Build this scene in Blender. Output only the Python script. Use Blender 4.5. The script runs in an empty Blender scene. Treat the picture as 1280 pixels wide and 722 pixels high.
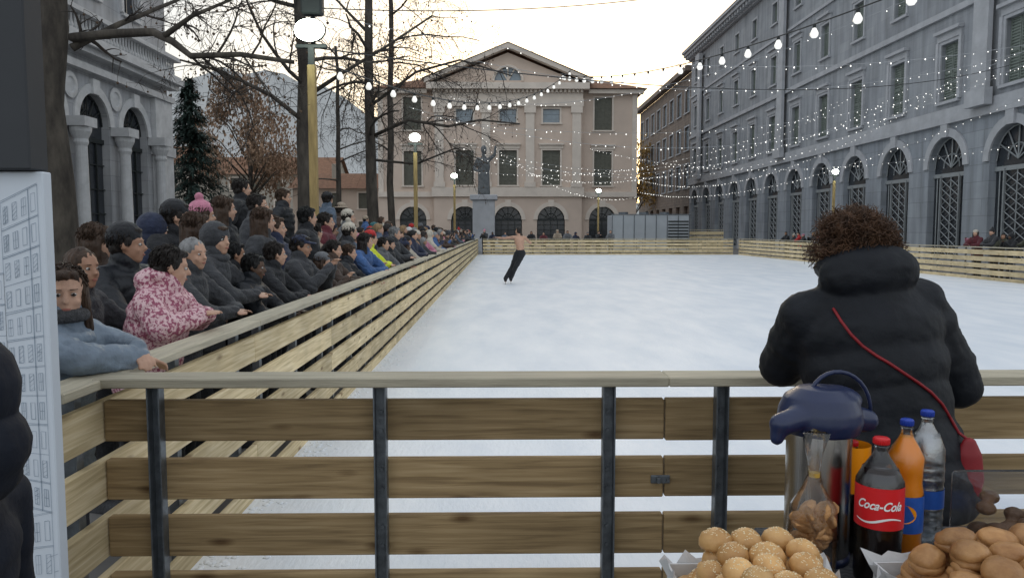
import bpy,bmesh,math,random
from mathutils import Vector,Matrix,noise
from mathutils.geometry import tessellate_polygon
from mathutils.bvhtree import BVHTree
R=random.Random(11)
scene=bpy.context.scene; col=scene.collection
PI=math.pi; rad=math.radians
# ---------------- camera
CAM=Vector((0,0,1.67)); F=960.0
yaw=rad(0.9); pit=rad(4.35)
fw=Vector((math.sin(yaw)*math.cos(pit),math.cos(yaw)*math.cos(pit),-math.sin(pit)))
rt=Vector((math.cos(yaw),-math.sin(yaw),0)); up=rt.cross(fw)
def ray(px,py): return (fw+rt*((px-640)/F)+up*((361-py)/F)).normalized()
def at(px,py,Y):
    d=ray(px,py); return CAM+d*(Y/d.y)
cd=bpy.data.cameras.new('camera'); cam=bpy.data.objects.new('camera',cd); col.objects.link(cam)
cam.matrix_world=Matrix((rt,up,-fw)).transposed().to_4x4(); cam.location=CAM
cd.sensor_width=36; cd.lens=36*F/1280; cd.clip_end=4000; cd.clip_start=.05
scene.camera=cam
# ---------------- world & sun
w=bpy.data.worlds.new('World'); scene.world=w; w.use_nodes=True; nt=w.node_tree; N=nt.nodes; Lk=nt.links; bg=N['Background']
sel=rad(7); saz=rad(6)
sd=Vector((math.sin(saz)*math.cos(sel),math.cos(saz)*math.cos(sel),math.sin(sel)))
sky=N.new('ShaderNodeTexSky'); sky.sky_type='NISHITA'; sky.sun_disc=False; sky.sun_elevation=sel; sky.sun_rotation=saz; sky.dust_density=2
tc=N.new('ShaderNodeTexCoord'); dp=N.new('ShaderNodeVectorMath'); dp.operation='DOT_PRODUCT'; dp.inputs[1].default_value=sd; Lk.new(tc.outputs['Generated'],dp.inputs[0])
no=N.new('ShaderNodeTexNoise'); no.inputs['Scale'].default_value=3.2; no.inputs['Detail'].default_value=6; mp=N.new('ShaderNodeMapping'); mp.inputs['Scale'].default_value=(1,1,3); Lk.new(tc.outputs['Generated'],mp.inputs[0]); Lk.new(mp.outputs[0],no.inputs['Vector'])
ad=N.new('ShaderNodeMath'); ad.operation='MULTIPLY_ADD'; ad.inputs[1].default_value=.10; Lk.new(no.outputs['Fac'],ad.inputs[0]); Lk.new(dp.outputs['Value'],ad.inputs[2])
ra=N.new('ShaderNodeValToRGB'); e=ra.color_ramp.elements; e[0].position=.0; e[0].color=(.69,.72,.76,1); e[1].position=1.0; e[1].color=(1.05,.93,.76,1)
x=e.new(.84); x.color=(.42,.46,.50,1); x=e.new(.93); x.color=(.66,.65,.63,1); x=e.new(.985); x.color=(.92,.84,.73,1)
mr=N.new('ShaderNodeMath'); mr.operation='SUBTRACT'; mr.inputs[1].default_value=.05; Lk.new(ad.outputs[0],mr.inputs[0]); Lk.new(mr.outputs[0],ra.inputs[0])
sc=N.new('ShaderNodeVectorMath'); sc.operation='SCALE'; sc.inputs['Scale'].default_value=.05; Lk.new(sky.outputs[0],sc.inputs[0])
am=N.new('ShaderNodeVectorMath'); am.operation='ADD'; Lk.new(sc.outputs[0],am.inputs[0]); Lk.new(ra.outputs[0],am.inputs[1])
Lk.new(am.outputs[0],bg.inputs[0]); bg.inputs[1].default_value=1.22
sl=bpy.data.lights.new('sun','SUN'); sl.energy=.7; sl.angle=rad(12); sl.color=(1,.86,.68); so=bpy.data.objects.new('sun',sl); col.objects.link(so)
so.rotation_euler=(-sd).to_track_quat('-Z','Y').to_euler()
scene.view_settings.view_transform='Standard'; scene.view_settings.look='None'; scene.view_settings.exposure=0
# ---------------- materials
def mat(name,c,rough=.7,var=.15,scale=8,bump=0,bscale=None,metal=0,rnd=0,stretch=(1,1,1),brick=None,c2=None,spec=.4,emis=0,sheen=0,thr=None):
    m=bpy.data.materials.new(name); m.use_nodes=True; nt=m.node_tree; N=nt.nodes; L=nt.links
    b=N['Principled BSDF']; b.inputs['Roughness'].default_value=rough; b.inputs['Metallic'].default_value=metal
    b.inputs['Specular IOR Level'].default_value=spec
    if sheen: b.inputs['Sheen Weight'].default_value=sheen
    tc=N.new('ShaderNodeTexCoord'); mp=N.new('ShaderNodeMapping'); mp.inputs['Scale'].default_value=stretch
    L.new(tc.outputs['Object'],mp.inputs[0])
    oi=N.new('ShaderNodeObjectInfo'); ad=N.new('ShaderNodeVectorMath'); ad.operation='ADD'
    mu=N.new('ShaderNodeMath'); mu.operation='MULTIPLY'; mu.inputs[1].default_value=53.0 if rnd else 0
    L.new(oi.outputs['Random'],mu.inputs[0]); L.new(mp.outputs[0],ad.inputs[0]); L.new(mu.outputs[0],ad.inputs[1])
    no=N.new('ShaderNodeTexNoise'); no.inputs['Scale'].default_value=scale; no.inputs['Detail'].default_value=6; no.inputs['Roughness'].default_value=.6
    L.new(ad.outputs[0],no.inputs['Vector'])
    ra=N.new('ShaderNodeValToRGB'); ra.color_ramp.elements[0].position=.3 if thr is None else thr-.02; ra.color_ramp.elements[1].position=.7 if thr is None else thr+.02
    c=tuple(c); cb=c2 if c2 else tuple(min(1,x*(1+var)) for x in c)
    ra.color_ramp.elements[0].color=tuple(x*(1-var) for x in c)+(1,); ra.color_ramp.elements[1].color=tuple(cb)+(1,)
    L.new(no.outputs['Fac'],ra.inputs[0]); out=ra.outputs[0]
    if brick:
        w,h,mort,dk=brick
        sx=N.new('ShaderNodeSeparateXYZ'); cx=N.new('ShaderNodeCombineXYZ'); L.new(tc.outputs['Object'],sx.inputs[0])
        L.new(sx.outputs[0],cx.inputs[0]); L.new(sx.outputs[2],cx.inputs[1])
        bt=N.new('ShaderNodeTexBrick'); bt.inputs['Scale'].default_value=1; bt.inputs['Brick Width'].default_value=w; bt.inputs['Row Height'].default_value=h
        bt.inputs['Mortar Size'].default_value=mort; bt.inputs['Color1'].default_value=(1,1,1,1); bt.inputs['Color2'].default_value=(.86,.87,.89,1); bt.inputs['Mortar'].default_value=(dk,dk,dk,1)
        L.new(cx.outputs[0],bt.inputs['Vector'])
        mx=N.new('ShaderNodeMix'); mx.data_type='RGBA'; mx.blend_type='MULTIPLY'; mx.inputs[0].default_value=1
        L.new(out,mx.inputs[6]); L.new(bt.outputs['Color'],mx.inputs[7]); out=mx.outputs[2]
        ms=N.new('ShaderNodeMapping'); ms.inputs['Scale'].default_value=(1.6,1.6,.16); L.new(tc.outputs['Object'],ms.inputs[0]); ns=N.new('ShaderNodeTexNoise'); ns.inputs['Scale'].default_value=1.3; ns.inputs['Detail'].default_value=5; L.new(ms.outputs[0],ns.inputs['Vector'])
        rs=N.new('ShaderNodeMapRange'); rs.inputs[1].default_value=.35; rs.inputs[2].default_value=.65; rs.inputs[3].default_value=.74; rs.inputs[4].default_value=1.06; L.new(ns.outputs['Fac'],rs.inputs[0])
        h2=N.new('ShaderNodeHueSaturation'); L.new(rs.outputs[0],h2.inputs['Value']); L.new(out,h2.inputs['Color']); out=h2.outputs[0]
    if rnd:
        mr=N.new('ShaderNodeMapRange'); mr.inputs[3].default_value=1-rnd; mr.inputs[4].default_value=1+rnd
        L.new(oi.outputs['Random'],mr.inputs[0]); hs=N.new('ShaderNodeHueSaturation'); L.new(mr.outputs[0],hs.inputs['Value']); L.new(out,hs.inputs['Color']); out=hs.outputs[0]
    L.new(out,b.inputs['Base Color'])
    if bump:
        n2=N.new('ShaderNodeTexNoise'); n2.inputs['Scale'].default_value=bscale or scale*5; n2.inputs['Detail'].default_value=5
        L.new(ad.outputs[0],n2.inputs['Vector']); bp=N.new('ShaderNodeBump'); bp.inputs['Strength'].default_value=bump; bp.inputs['Distance'].default_value=.02
        L.new(n2.outputs['Fac'],bp.inputs['Height']); L.new(bp.outputs[0],b.inputs['Normal'])
    if emis:
        b.inputs['Emission Color'].default_value=tuple(c)+(1,); b.inputs['Emission Strength'].default_value=emis
    return m
def wood(name,base,dark,light):
    m=bpy.data.materials.new(name); m.use_nodes=True; nt=m.node_tree; N=nt.nodes; L=nt.links; b=N['Principled BSDF']; b.inputs['Roughness'].default_value=.72; b.inputs['Specular IOR Level'].default_value=.25
    tc=N.new('ShaderNodeTexCoord'); oi=N.new('ShaderNodeObjectInfo'); sp=N.new('ShaderNodeSeparateXYZ'); L.new(tc.outputs['Object'],sp.inputs[0])
    def mth(op,a,bb=None):
        n=N.new('ShaderNodeMath'); n.operation=op
        for i,v in enumerate((a,bb)):
            if v is None: continue
            if isinstance(v,(int,float)): n.inputs[i].default_value=v
            else: L.new(v,n.inputs[i])
        return n.outputs[0]
    pid=mth('FLOOR',mth('MULTIPLY',mth('ADD',sp.outputs[2],-.035),4.673))
    wn=N.new('ShaderNodeTexWhiteNoise'); wn.noise_dimensions='2D'; cv=N.new('ShaderNodeCombineXYZ'); L.new(pid,cv.inputs[0]); L.new(mth('MULTIPLY',oi.outputs['Random'],91.3),cv.inputs[1]); L.new(cv.outputs[0],wn.inputs['Vector'])
    co=N.new('ShaderNodeCombineXYZ'); L.new(mth('ADD',sp.outputs[0],mth('MULTIPLY',wn.outputs['Value'],37.0)),co.inputs[0]); L.new(sp.outputs[1],co.inputs[1]); L.new(sp.outputs[2],co.inputs[2])
    mp=N.new('ShaderNodeMapping'); mp.inputs['Scale'].default_value=(1.2,14,26); L.new(co.outputs[0],mp.inputs[0])
    no=N.new('ShaderNodeTexNoise'); no.inputs['Scale'].default_value=2.2; no.inputs['Detail'].default_value=7; no.inputs['Distortion'].default_value=.6; L.new(mp.outputs[0],no.inputs['Vector'])
    ra=N.new('ShaderNodeValToRGB'); e=ra.color_ramp.elements; e[0].position=.3; e[0].color=dark+(1,); e[1].position=.72; e[1].color=light+(1,); x=e.new(.5); x.color=base+(1,)
    L.new(no.outputs['Fac'],ra.inputs[0])
    m2=N.new('ShaderNodeMapping'); m2.inputs['Scale'].default_value=(3.0,1,9); L.new(co.outputs[0],m2.inputs[0])
    vo=N.new('ShaderNodeTexVoronoi'); vo.inputs['Scale'].default_value=1.1; L.new(m2.outputs[0],vo.inputs['Vector'])
    kr=N.new('ShaderNodeValToRGB'); k=kr.color_ramp.elements; k[0].position=.05; k[0].color=(.28,.2,.15,1); k[1].position=.2; k[1].color=(1,1,1,1); L.new(vo.outputs['Distance'],kr.inputs[0])
    mx=N.new('ShaderNodeMix'); mx.data_type='RGBA'; mx.blend_type='MULTIPLY'; mx.inputs[0].default_value=.85; L.new(ra.outputs[0],mx.inputs[6]); L.new(kr.outputs[0],mx.inputs[7])
    n3=N.new('ShaderNodeTexNoise'); n3.inputs['Scale'].default_value=2.5; L.new(co.outputs[0],n3.inputs['Vector'])
    hs=N.new('ShaderNodeHueSaturation'); L.new(mx.outputs[2],hs.inputs['Color'])
    L.new(mth('ADD',mth('ADD',.48,mth('MULTIPLY',wn.outputs['Value'],.34)),mth('MULTIPLY',n3.outputs['Fac'],.75)),hs.inputs['Value'])
    L.new(hs.outputs[0],b.inputs['Base Color'])
    bp=N.new('ShaderNodeBump'); bp.inputs['Strength'].default_value=.25; bp.inputs['Distance'].default_value=.01; L.new(no.outputs['Fac'],bp.inputs['Height']); L.new(bp.outputs[0],b.inputs['Normal'])
    return m
def clear(name,tint=(1,1,1),a=.8,rough=.08):
    m=bpy.data.materials.new(name); m.use_nodes=True; nt=m.node_tree; N=nt.nodes; L=nt.links
    g=N.new('ShaderNodeBsdfGlossy'); g.inputs['Roughness'].default_value=rough
    tr=N.new('ShaderNodeBsdfTransparent'); tr.inputs[0].default_value=tint+(1,); mx=N.new('ShaderNodeMixShader')
    fr=N.new('ShaderNodeFresnel'); fr.inputs[0].default_value=1.4
    ma=N.new('ShaderNodeMath'); ma.operation='ADD'; ma.inputs[1].default_value=1-a; L.new(fr.outputs[0],ma.inputs[0])
    no=N.new('ShaderNodeTexNoise'); no.inputs['Scale'].default_value=40; bp=N.new('ShaderNodeBump'); bp.inputs['Strength'].default_value=.15; bp.inputs['Distance'].default_value=.01; L.new(no.outputs['Fac'],bp.inputs['Height']); L.new(bp.outputs[0],g.inputs['Normal'])
    L.new(ma.outputs[0],mx.inputs[0]); L.new(tr.outputs[0],mx.inputs[1]); L.new(g.outputs[0],mx.inputs[2]); L.new(mx.outputs[0],N['Material Output'].inputs[0])
    return m
M={}
M['ice']=mat('ice',(.77,.83,.90),.5,.06,1.1,.35,22,spec=.35,c2=(.90,.925,.955),stretch=(1.6,.5,1))
M['pave']=mat('paving',(.16,.155,.15),.8,.2,1.2,.2)
M['wood_near_shaded']=wood('wood_near_shaded',(.29,.20,.10),(.18,.12,.06),(.38,.275,.15))  # shade of the camera-facing side put into the darker plank colour
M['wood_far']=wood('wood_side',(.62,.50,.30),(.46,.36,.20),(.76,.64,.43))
M['rail']=mat('rail_wood',(.40,.36,.27),.6,.22,3,.2,stretch=(1,12,12),rnd=.15)
M['steel']=mat('galvanised_steel',(.15,.165,.18),.45,.4,14,.1,metal=.6)
M['pole']=mat('yellow_wood',(.30,.215,.09),.8,.25,4,.3,stretch=(6,6,1))
M['stone_r']=mat('grey_stone',(.34,.355,.375),.8,.12,.5,.3,6,brick=(1.5,.62,.012,.84))
M['stone_r2']=mat('grey_stone_rustic',(.31,.335,.365),.8,.14,.6,.35,6,brick=(1.7,.78,.02,.74))
M['trim_r']=mat('grey_trim',(.40,.41,.43),.75,.14,1.5,.2)
M['brick_r']=mat('brown_brick',(.25,.20,.165),.85,.2,1,.2,brick=(.9,.35,.03,.7))
M['pink']=mat('cream_stucco',(.60,.485,.40),.85,.1,.35,.1)
M['pinktrim']=mat('pale_trim',(.66,.58,.50),.8,.08,1,.1)
M['white_l']=mat('pale_stone',(.42,.425,.435),.8,.16,.7,.25,6,brick=(1.6,.7,.02,.75))
M['white_t']=mat('pale_stone_trim',(.48,.485,.49),.8,.16,2,.2)
M['roof']=mat('roof_tile',(.21,.11,.065),.85,.3,3,.3)
M['shutter']=mat('shutter',(.15,.15,.12),.6,.15,3,.2)
M['shutter_r']=mat('shutter_grey_green',(.19,.22,.195),.6,.15,3,.2)
M['glass']=mat('dark_glass',(.03,.035,.042),.15,.3,1,spec=.6)
M['glassl']=mat('pale_glass',(.22,.27,.31),.2,.25,.8,spec=.6)
M['iron']=mat('grille_iron',(.30,.32,.33),.5,.1,3,metal=.3)
M['dark']=mat('dark_metal',(.02,.024,.024),.6,.2,5)
M['cream']=mat('cream_wall',(.36,.33,.28),.85,.1,.5)
M['bark']=mat('bark',(.045,.038,.033),.95,.5,5,.9,24,stretch=(1,1,.35),c2=(.10,.086,.07))
M['twig']=mat('twig',(.035,.028,.023),.9,.3,5)
M['seed']=mat('seed_ball',(.085,.055,.035),.9,.3,30,.3)
M['pine']=mat('conifer_needle',(.022,.042,.034),.8,.4,1.5)
M['brownleaf']=mat('brown_leaf',(.26,.17,.11),.8,.35,1.2)
M['darkbread']=mat('dark_pastry',(.14,.07,.03),.5,.3,12,.3)
M['yleaf']=mat('yellow_leaf',(.33,.21,.07),.8,.3,1.2)
M['hill']=mat('haze_tinted_hill',(.40,.405,.40),1,.08,.012,spec=0)  # distance haze is painted into the pale grey hill colour
M['lamp']=mat('lamp_lens',(.88,1,.88),.3,0,emis=30)
M['led']=mat('led_bulb',(1,.97,.9),.3,0,emis=2.4)
M['bulb']=mat('festoon_bulb',(.95,.93,.87),.2,.05,emis=.6)
M['cable']=mat('cable',(.03,.03,.03),.6,.1)
M['lcable']=mat('pale_cable',(.30,.31,.32),.6,.1)
M['bronze']=mat('weathered_stone_statue',(.13,.14,.145),.8,.3,3,.3)
M['skin']=mat('skin',(.50,.30,.21),.5,.12,14,.12,80)
M['skin2']=mat('skin_tan',(.36,.2,.13),.5,.12,14,.12,80)
M['skin3']=mat('skin_dark',(.10,.055,.035),.45,.1,14,.08,80)
M['lips']=mat('lips',(.36,.14,.11),.5,.05,20)
M['eye']=mat('eye_white',(.5,.48,.45),.25,.03,5)
M['iris']=mat('iris',(.02,.012,.008),.15,.2,60)
for n,c in dict(black=(.011,.012,.015),charcoal=(.035,.037,.042),navy=(.014,.021,.05),brown=(.055,.034,.024),olive=(.045,.047,.028),burgundy=(.10,.014,.022),grey=(.12,.125,.135),pink=(.5,.19,.27),beige=(.30,.24,.18),blue=(.04,.10,.25),cream=(.46,.42,.35),teal=(.03,.13,.14),red=(.42,.02,.02),yellow=(.65,.72,.04),slate=(.085,.115,.16),white=(.6,.6,.6)).items():
    M['c_'+n]=mat(n+'_cloth',c,.75,.3,9,.5,60,sheen=.12)
M['c_puff']=mat('black_puffer_nylon',(.007,.009,.013),.5,.3,7,.45,28)
M['c_puffw']=mat('black_quilted_nylon',(.006,.0075,.011),.6,.3,7,.14,50,spec=.25)
M['c_hoodn']=mat('dark_navy_hood_cloth',(.012,.015,.024),.7,.2,7,.1,90,spec=.2)
M['c_slatep']=mat('slate_puffer',(.17,.215,.27),.5,.2,7,.4,28)
M['c_floral']=mat('floral_pink',(.44,.11,.19),.6,.3,52,.3,60,c2=(.70,.48,.50),thr=.49)
M['fur']=mat('grey_fur',(.09,.09,.095),.95,.4,60,1,160)
for n,c in dict(dark=(.014,.010,.008),brown=(.045,.024,.013),black=(.006,.006,.006),grey=(.20,.20,.20),blond=(.22,.14,.07)).items():
    M['h_'+n]=mat(n+'_hair',c,.5,.5,22,.9,60,stretch=(1,1,.15),spec=.35)
M['h_curl']=mat('curly_brown_hair',(.055,.026,.014),.55,.5,26,.2,60,spec=.3,c2=(.13,.065,.033))
M['bun']=mat('bun_crust',(.50,.24,.07),.4,.3,9,.15,40,c2=(.72,.44,.18),rnd=.16)
M['bun2']=mat('roll_crust',(.38,.17,.055),.42,.35,12,.2,40,c2=(.58,.32,.13),rnd=.2)
M['seedw']=mat('sesame',(.82,.70,.46),.6,.1,30)
M['paper']=mat('paper',(.62,.62,.62),.8,.05,20,.3,12)
M['cola']=mat('cola',(.010,.004,.003),.12,.1,5,spec=.5)
M['orange']=mat('orange_soda',(.95,.33,.008),.3,.06,5)
M['redp']=mat('red_plastic',(.62,.015,.02),.35,.05,5)
M['bluep']=mat('blue_plastic',(.015,.05,.36),.35,.05,5)
M['navyp']=mat('navy_plastic',(.010,.018,.06),.32,.1,5,spec=.5)
M['chrome']=mat('brushed_steel',(.42,.40,.37),.2,.1,3,.05,stretch=(30,30,1),metal=1)
M['pet']=clear('clear_plastic',(.97,.98,1),.97,.1)
M['petd']=clear('water_plastic',(.93,.97,1),.72,.16)
M['waterm']=clear('water_fill',(.95,.98,1),.85,.1)
M['bisc']=mat('biscuit',(.42,.22,.085),.6,.3,20,.4)
M['ink']=mat('sketch_ink',(.20,.26,.33),.8,.1)
M['board']=mat('poster_white',(.60,.65,.71),.6,.04,2)
M['boardd']=mat('board_dark',(.032,.035,.04),.6,.12,2)
M['whitem']=mat('white_metal_panel',(.42,.45,.48),.5,.1,.8)
M['label_b']=mat('blue_label',(.02,.09,.38),.4,.2,20)
M['strapred']=mat('red_leather',(.22,.009,.014),.5,.1,20)
M['gold']=mat('gold_tie',(.45,.28,.05),.4,.1,20)
M['c_whitep']=mat('white_print',(.8,.8,.8),.5,.02,5)
# ---------------- object helpers
def tag(o,label,cat,group=None,kind=None):
    if label:o['label']=label
    if cat:o['category']=cat
    if group:o['group']=group
    if kind:o['kind']=kind
    return o
def thing(name,label,cat,loc=(0,0,0),rz=0,group=None,scale=1):
    o=bpy.data.objects.new(name,None); col.objects.link(o); o.location=loc; o.rotation_euler=(0,0,rz); o.scale=(scale,)*3
    o.empty_display_size=.1
    return tag(o,label,cat,group)
def tomesh(bm,name,smooth=False):
    me=bpy.data.meshes.new(name); bmesh.ops.recalc_face_normals(bm,faces=bm.faces); bm.to_mesh(me); bm.free()
    if smooth:
        for p in me.polygons:p.use_smooth=True
    return me
def obj(name,geo,m,parent=None,smooth=False,loc=None,mw=None,label=None):
    me=tomesh(geo,name,smooth) if isinstance(geo,bmesh.types.BMesh) else geo
    if len(me.materials)==0: me.materials.append(None)
    o=bpy.data.objects.new(name,me); col.objects.link(o)
    if isinstance(m,(list,tuple)):
        while len(me.materials)<len(m): me.materials.append(None)
        for i,x in enumerate(m): o.material_slots[i].link='OBJECT'; o.material_slots[i].material=x
    else:
        o.material_slots[0].link='OBJECT'; o.material_slots[0].material=m
    if parent:o.parent=parent
    if mw is not None:o.matrix_local=mw
    if loc is not None:o.location=loc
    if label:o['label']=label
    return o
def struct(name,bm,m,smooth=False):
    o=obj(name,bm,m,smooth=smooth); o['kind']='structure'; return o
def box(bm,x0,x1,y0,y1,z0,z1,bev=0,mi=0):
    vs=[bm.verts.new((x,y,z)) for x in(x0,x1) for y in(y0,y1) for z in(z0,z1)]
    fs=[bm.faces.new([vs[i] for i in q]) for q in((0,1,3,2),(4,6,7,5),(0,4,5,1),(2,3,7,6),(0,2,6,4),(1,5,7,3))]
    for f in fs:f.material_index=mi
    if bev:
        es=list({e for f in fs for e in f.edges}); bmesh.ops.bevel(bm,geom=es,offset=bev,segments=1,affect='EDGES')
def frame(p,d,x=None):
    z=Vector(d).normalized()
    a=Vector(x) if x is not None else (Vector((0,0,1)) if abs(z.z)<.95 else Vector((1,0,0)))
    y=z.cross(a).normalized(); xx=y.cross(z).normalized()
    m=Matrix((xx,y,z)).transposed().to_4x4(); m.translation=Vector(p); return m
def lathe(bm,prof,Mx=None,seg=14,sx=1,sy=1,mi=0):
    Mx=Mx or Matrix(); rings=[]
    for t,r in prof:
        if r<1e-5: rings.append([bm.verts.new(Mx@Vector((0,0,t)))])
        else: rings.append([bm.verts.new(Mx@Vector((r*sx*math.cos(2*PI*i/seg),r*sy*math.sin(2*PI*i/seg),t))) for i in range(seg)])
    for a,b in zip(rings,rings[1:]):
        for i in range(seg):
            j=(i+1)%seg
            if len(a)==1 and len(b)==1: continue
            if len(a)==1: f=bm.faces.new((a[0],b[i],b[j]))
            elif len(b)==1: f=bm.faces.new((a[i],a[j],b[0]))
            else: f=bm.faces.new((a[i],a[j],b[j],b[i]))
            f.material_index=mi
    for q in (rings[0],rings[-1]):
        if len(q)>1: f=bm.faces.new(q); f.material_index=mi
def cap(bm,p0,p1,r0,r1,seg=12,sx=1,sy=1,x=None):
    p0=Vector(p0);p1=Vector(p1); l=(p1-p0).length
    if l<1e-4: return
    pr=[(-r0*math.cos(a),r0*math.sin(a)) for a in (0,.4,.8,1.2,PI/2)]+[(l+r1*math.sin(a),r1*math.cos(a)) for a in (0,.4,.8,1.2,PI/2-1e-7)]
    pr[0]=(-r0,0); pr[-1]=(l+r1,0)
    lathe(bm,pr,frame(p0,p1-p0,x),seg,sx,sy)
def ell(bm,c,r,rot=None,seg=14,n=8):
    m=Matrix.Translation(Vector(c))@((rot.to_4x4()) if rot is not None else Matrix())@Matrix.Diagonal((r[0],r[1],r[2],1))
    lathe(bm,[(-math.cos(PI*i/n),math.sin(PI*i/n) if 0<i<n else 0) for i in range(n+1)],m,seg)
def tube(bm,pts,rs,n=5,closed=True):
    rings=[]
    for i,p in enumerate(pts):
        a=pts[max(i-1,0)]; b=pts[min(i+1,len(pts)-1)]
        m=frame(p,Vector(b)-Vector(a),(0.13,.21,1) ); r=rs[i] if isinstance(rs,(list,tuple)) else rs
        rings.append([bm.verts.new(m@Vector((r*math.cos(2*PI*k/n),r*math.sin(2*PI*k/n),0))) for k in range(n)])
    for a,b in zip(rings,rings[1:]):
        for k in range(n): bm.faces.new((a[k],a[(k+1)%n],b[(k+1)%n],b[k]))
    if closed: bm.faces.new(rings[0]); bm.faces.new(rings[-1])
def remesh(bm,vox,sm=2,name='m'):
    me=tomesh(bm,name); ob=bpy.data.objects.new('t',me); col.objects.link(ob)
    m=ob.modifiers.new('r','REMESH'); m.mode='VOXEL'; m.voxel_size=vox; m.use_smooth_shade=True
    s=ob.modifiers.new('s','SMOOTH'); s.factor=.5; s.iterations=sm
    dg=bpy.context.evaluated_depsgraph_get(); dg.update()
    r=bpy.data.meshes.new_from_object(ob.evaluated_get(dg)); r.name=name
    bpy.data.objects.remove(ob); bpy.data.meshes.remove(me)
    r.materials.clear()
    for p in r.polygons:p.use_smooth=True
    return r
def wrinkle(me,amp,sc,st=(1,1,1)):
    me.update()
    ns=[v.normal.copy() for v in me.vertices]
    for v,n in zip(me.vertices,ns):
        q=Vector((v.co.x*st[0],v.co.y*st[1],v.co.z*st[2]))*sc
        v.co+=n*amp*noise.fractal(q,1,2,3)
def folds(me,amp,sc):
    me.update(); ns=[v.normal.copy() for v in me.vertices]
    for v,n in zip(me.vertices,ns):
        q=Vector((v.co.x*.8,v.co.y*.8,v.co.z*1.9))*sc
        r=1-abs(noise.noise(q))*2.2; v.co-=n*amp*max(0,r)**3
def rotz(a): return Matrix.Rotation(a,3,'Z')
def rv(s): return Vector((R.gauss(0,s),R.gauss(0,s),R.gauss(0,s)))
# ---------------- people
def joints(lean=.1,pose='rail',hy=0,hp=0,rail=1.2,side=0,spread=.1):
    J={}; Rm=Matrix.Rotation(side,3,'Y')@Matrix.Rotation(-lean,3,'X'); piv=Vector((0,0,.93))
    U=lambda x,y,z: piv+Rm@(Vector((x,y,z))-piv)
    J['R']=Rm
    for s,n in ((-1,'L'),(1,'R')):
        J['hip'+n]=Vector((s*.09,0,.90)); J['knee'+n]=Vector((s*spread,.03,.49)); J['ank'+n]=Vector((s*spread,-.02,.08)); J['sh'+n]=U(s*.175,0,1.42)
        e,w={'rail':((s*.25,.30,rail),(s*.04,.42,rail+.005)),'rail2':((s*.29,.26,rail),(s*.16,.47,rail)),
             'down':((s*.25,-.03,1.14),(s*.25,.08,.90)),'pocket':((s*.30,-.05,1.16),(s*.20,.13,.98)),
             'phone':((s*.22,.22,1.22),(s*.05,.36,1.42))}[pose]
        J['el'+n]=Vector(e); J['wr'+n]=Vector(w); J['hd'+n]=(Vector(w)-Vector(e)).normalized()
    J['pelvis']=Vector((0,0,.95)); J['waist']=U(0,0,1.10); J['chest']=U(0,.0,1.29); J['neck']=U(0,-.005,1.49)
    hc=U(0,.02,1.62); hr=rotz(hy)@Matrix.Rotation(-hp,3,'X'); m=hr.to_4x4(); m.translation=hc; J['head']=m
    return J
def hand(bm,w,d,s,curl=.5,k=1):
    d=d.normalized(); m=frame(w,d,(0,0,1))
    ell(bm,m@Vector((0,0,.045*k)),(.016*k,.038*k,.048*k),m.to_3x3(),10,6)
    for i in range(4):
        y=(-.029+.0195*i)*k; l=(.042,.05,.047,.036)[i if s>0 else 3-i]*k
        a=m@Vector((0,y,.082*k)); b=m@Vector((-l*.4*curl,y*1.12,.082*k+l*.8)); c=m@Vector((-l*1.0*curl-.006,y*1.15,.082*k+l*(1.45-.35*curl)))
        cap(bm,a,b,.0088*k,.0082*k,7); cap(bm,b,c,.0082*k,.0065*k,7)
    a=m@Vector((0,-s*.03*k,.02*k)); b=m@Vector((-.008*k,-s*.055*k,.05*k)); c=m@Vector((-.014*k,-s*.058*k,.078*k)); cap(bm,a,b,.012*k,.01*k,7); cap(bm,b,c,.0095*k,.008*k,7)
def head_geo(bm,m):
    r=m.to_3x3(); T=lambda *v: m@Vector(v)
    ell(bm,T(0,-.012,.028),(.075,.093,.083),r); ell(bm,T(0,.018,-.03),(.059,.068,.078),r); ell(bm,T(0,.05,-.085),(.03,.03,.024),r,10,6)
    cap(bm,T(0,.084,.008),T(0,.101,-.024),.007,.012,8); ell(bm,T(0,.073,.026),(.048,.013,.008),r,10,6)
    for s in(-1,1):
        ell(bm,T(s*.077,-.005,-.008),(.009,.02,.03),r,8,6); ell(bm,T(s*.035,.062,-.03),(.02,.016,.018),r,8,6)
    ell(bm,T(0,.081,-.053),(.022,.009,.005),r,8,6); ell(bm,T(0,.079,-.064),(.019,.009,.005),r,8,6)
def body_mesh(J,vox,fat=1):
    bm=bmesh.new(); r=J['R']
    ell(bm,J['pelvis'],(.145,.105,.12),r); ell(bm,J['waist'],(.12,.09,.14),r); ell(bm,J['chest'],(.15,.105,.17),r)
    cap(bm,J['pelvis'],J['chest'],.10,.10,sx=.9); cap(bm,J['shL'],J['shR'],.052,.052)
    cap(bm,J['neck']-Vector((0,0,.04)),J['head']@Vector((0,-.02,-.07)),.055,.05)
    for n,s in (('L',-1),('R',1)):
        cap(bm,J['hip'+n],J['knee'+n],.082,.052); cap(bm,J['knee'+n],J['ank'+n],.05,.034); a=J['ank'+n]; cap(bm,a+Vector((0,-.02,-.045)),a+Vector((0,.14,-.05)),.035,.028)
        cap(bm,J['sh'+n],J['el'+n],.048,.038); cap(bm,J['el'+n],J['wr'+n],.038,.024); hand(bm,J['wr'+n],J['hd'+n],s)
    head_geo(bm,J['head'])
    return remesh(bm,vox,1,'body')
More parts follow.
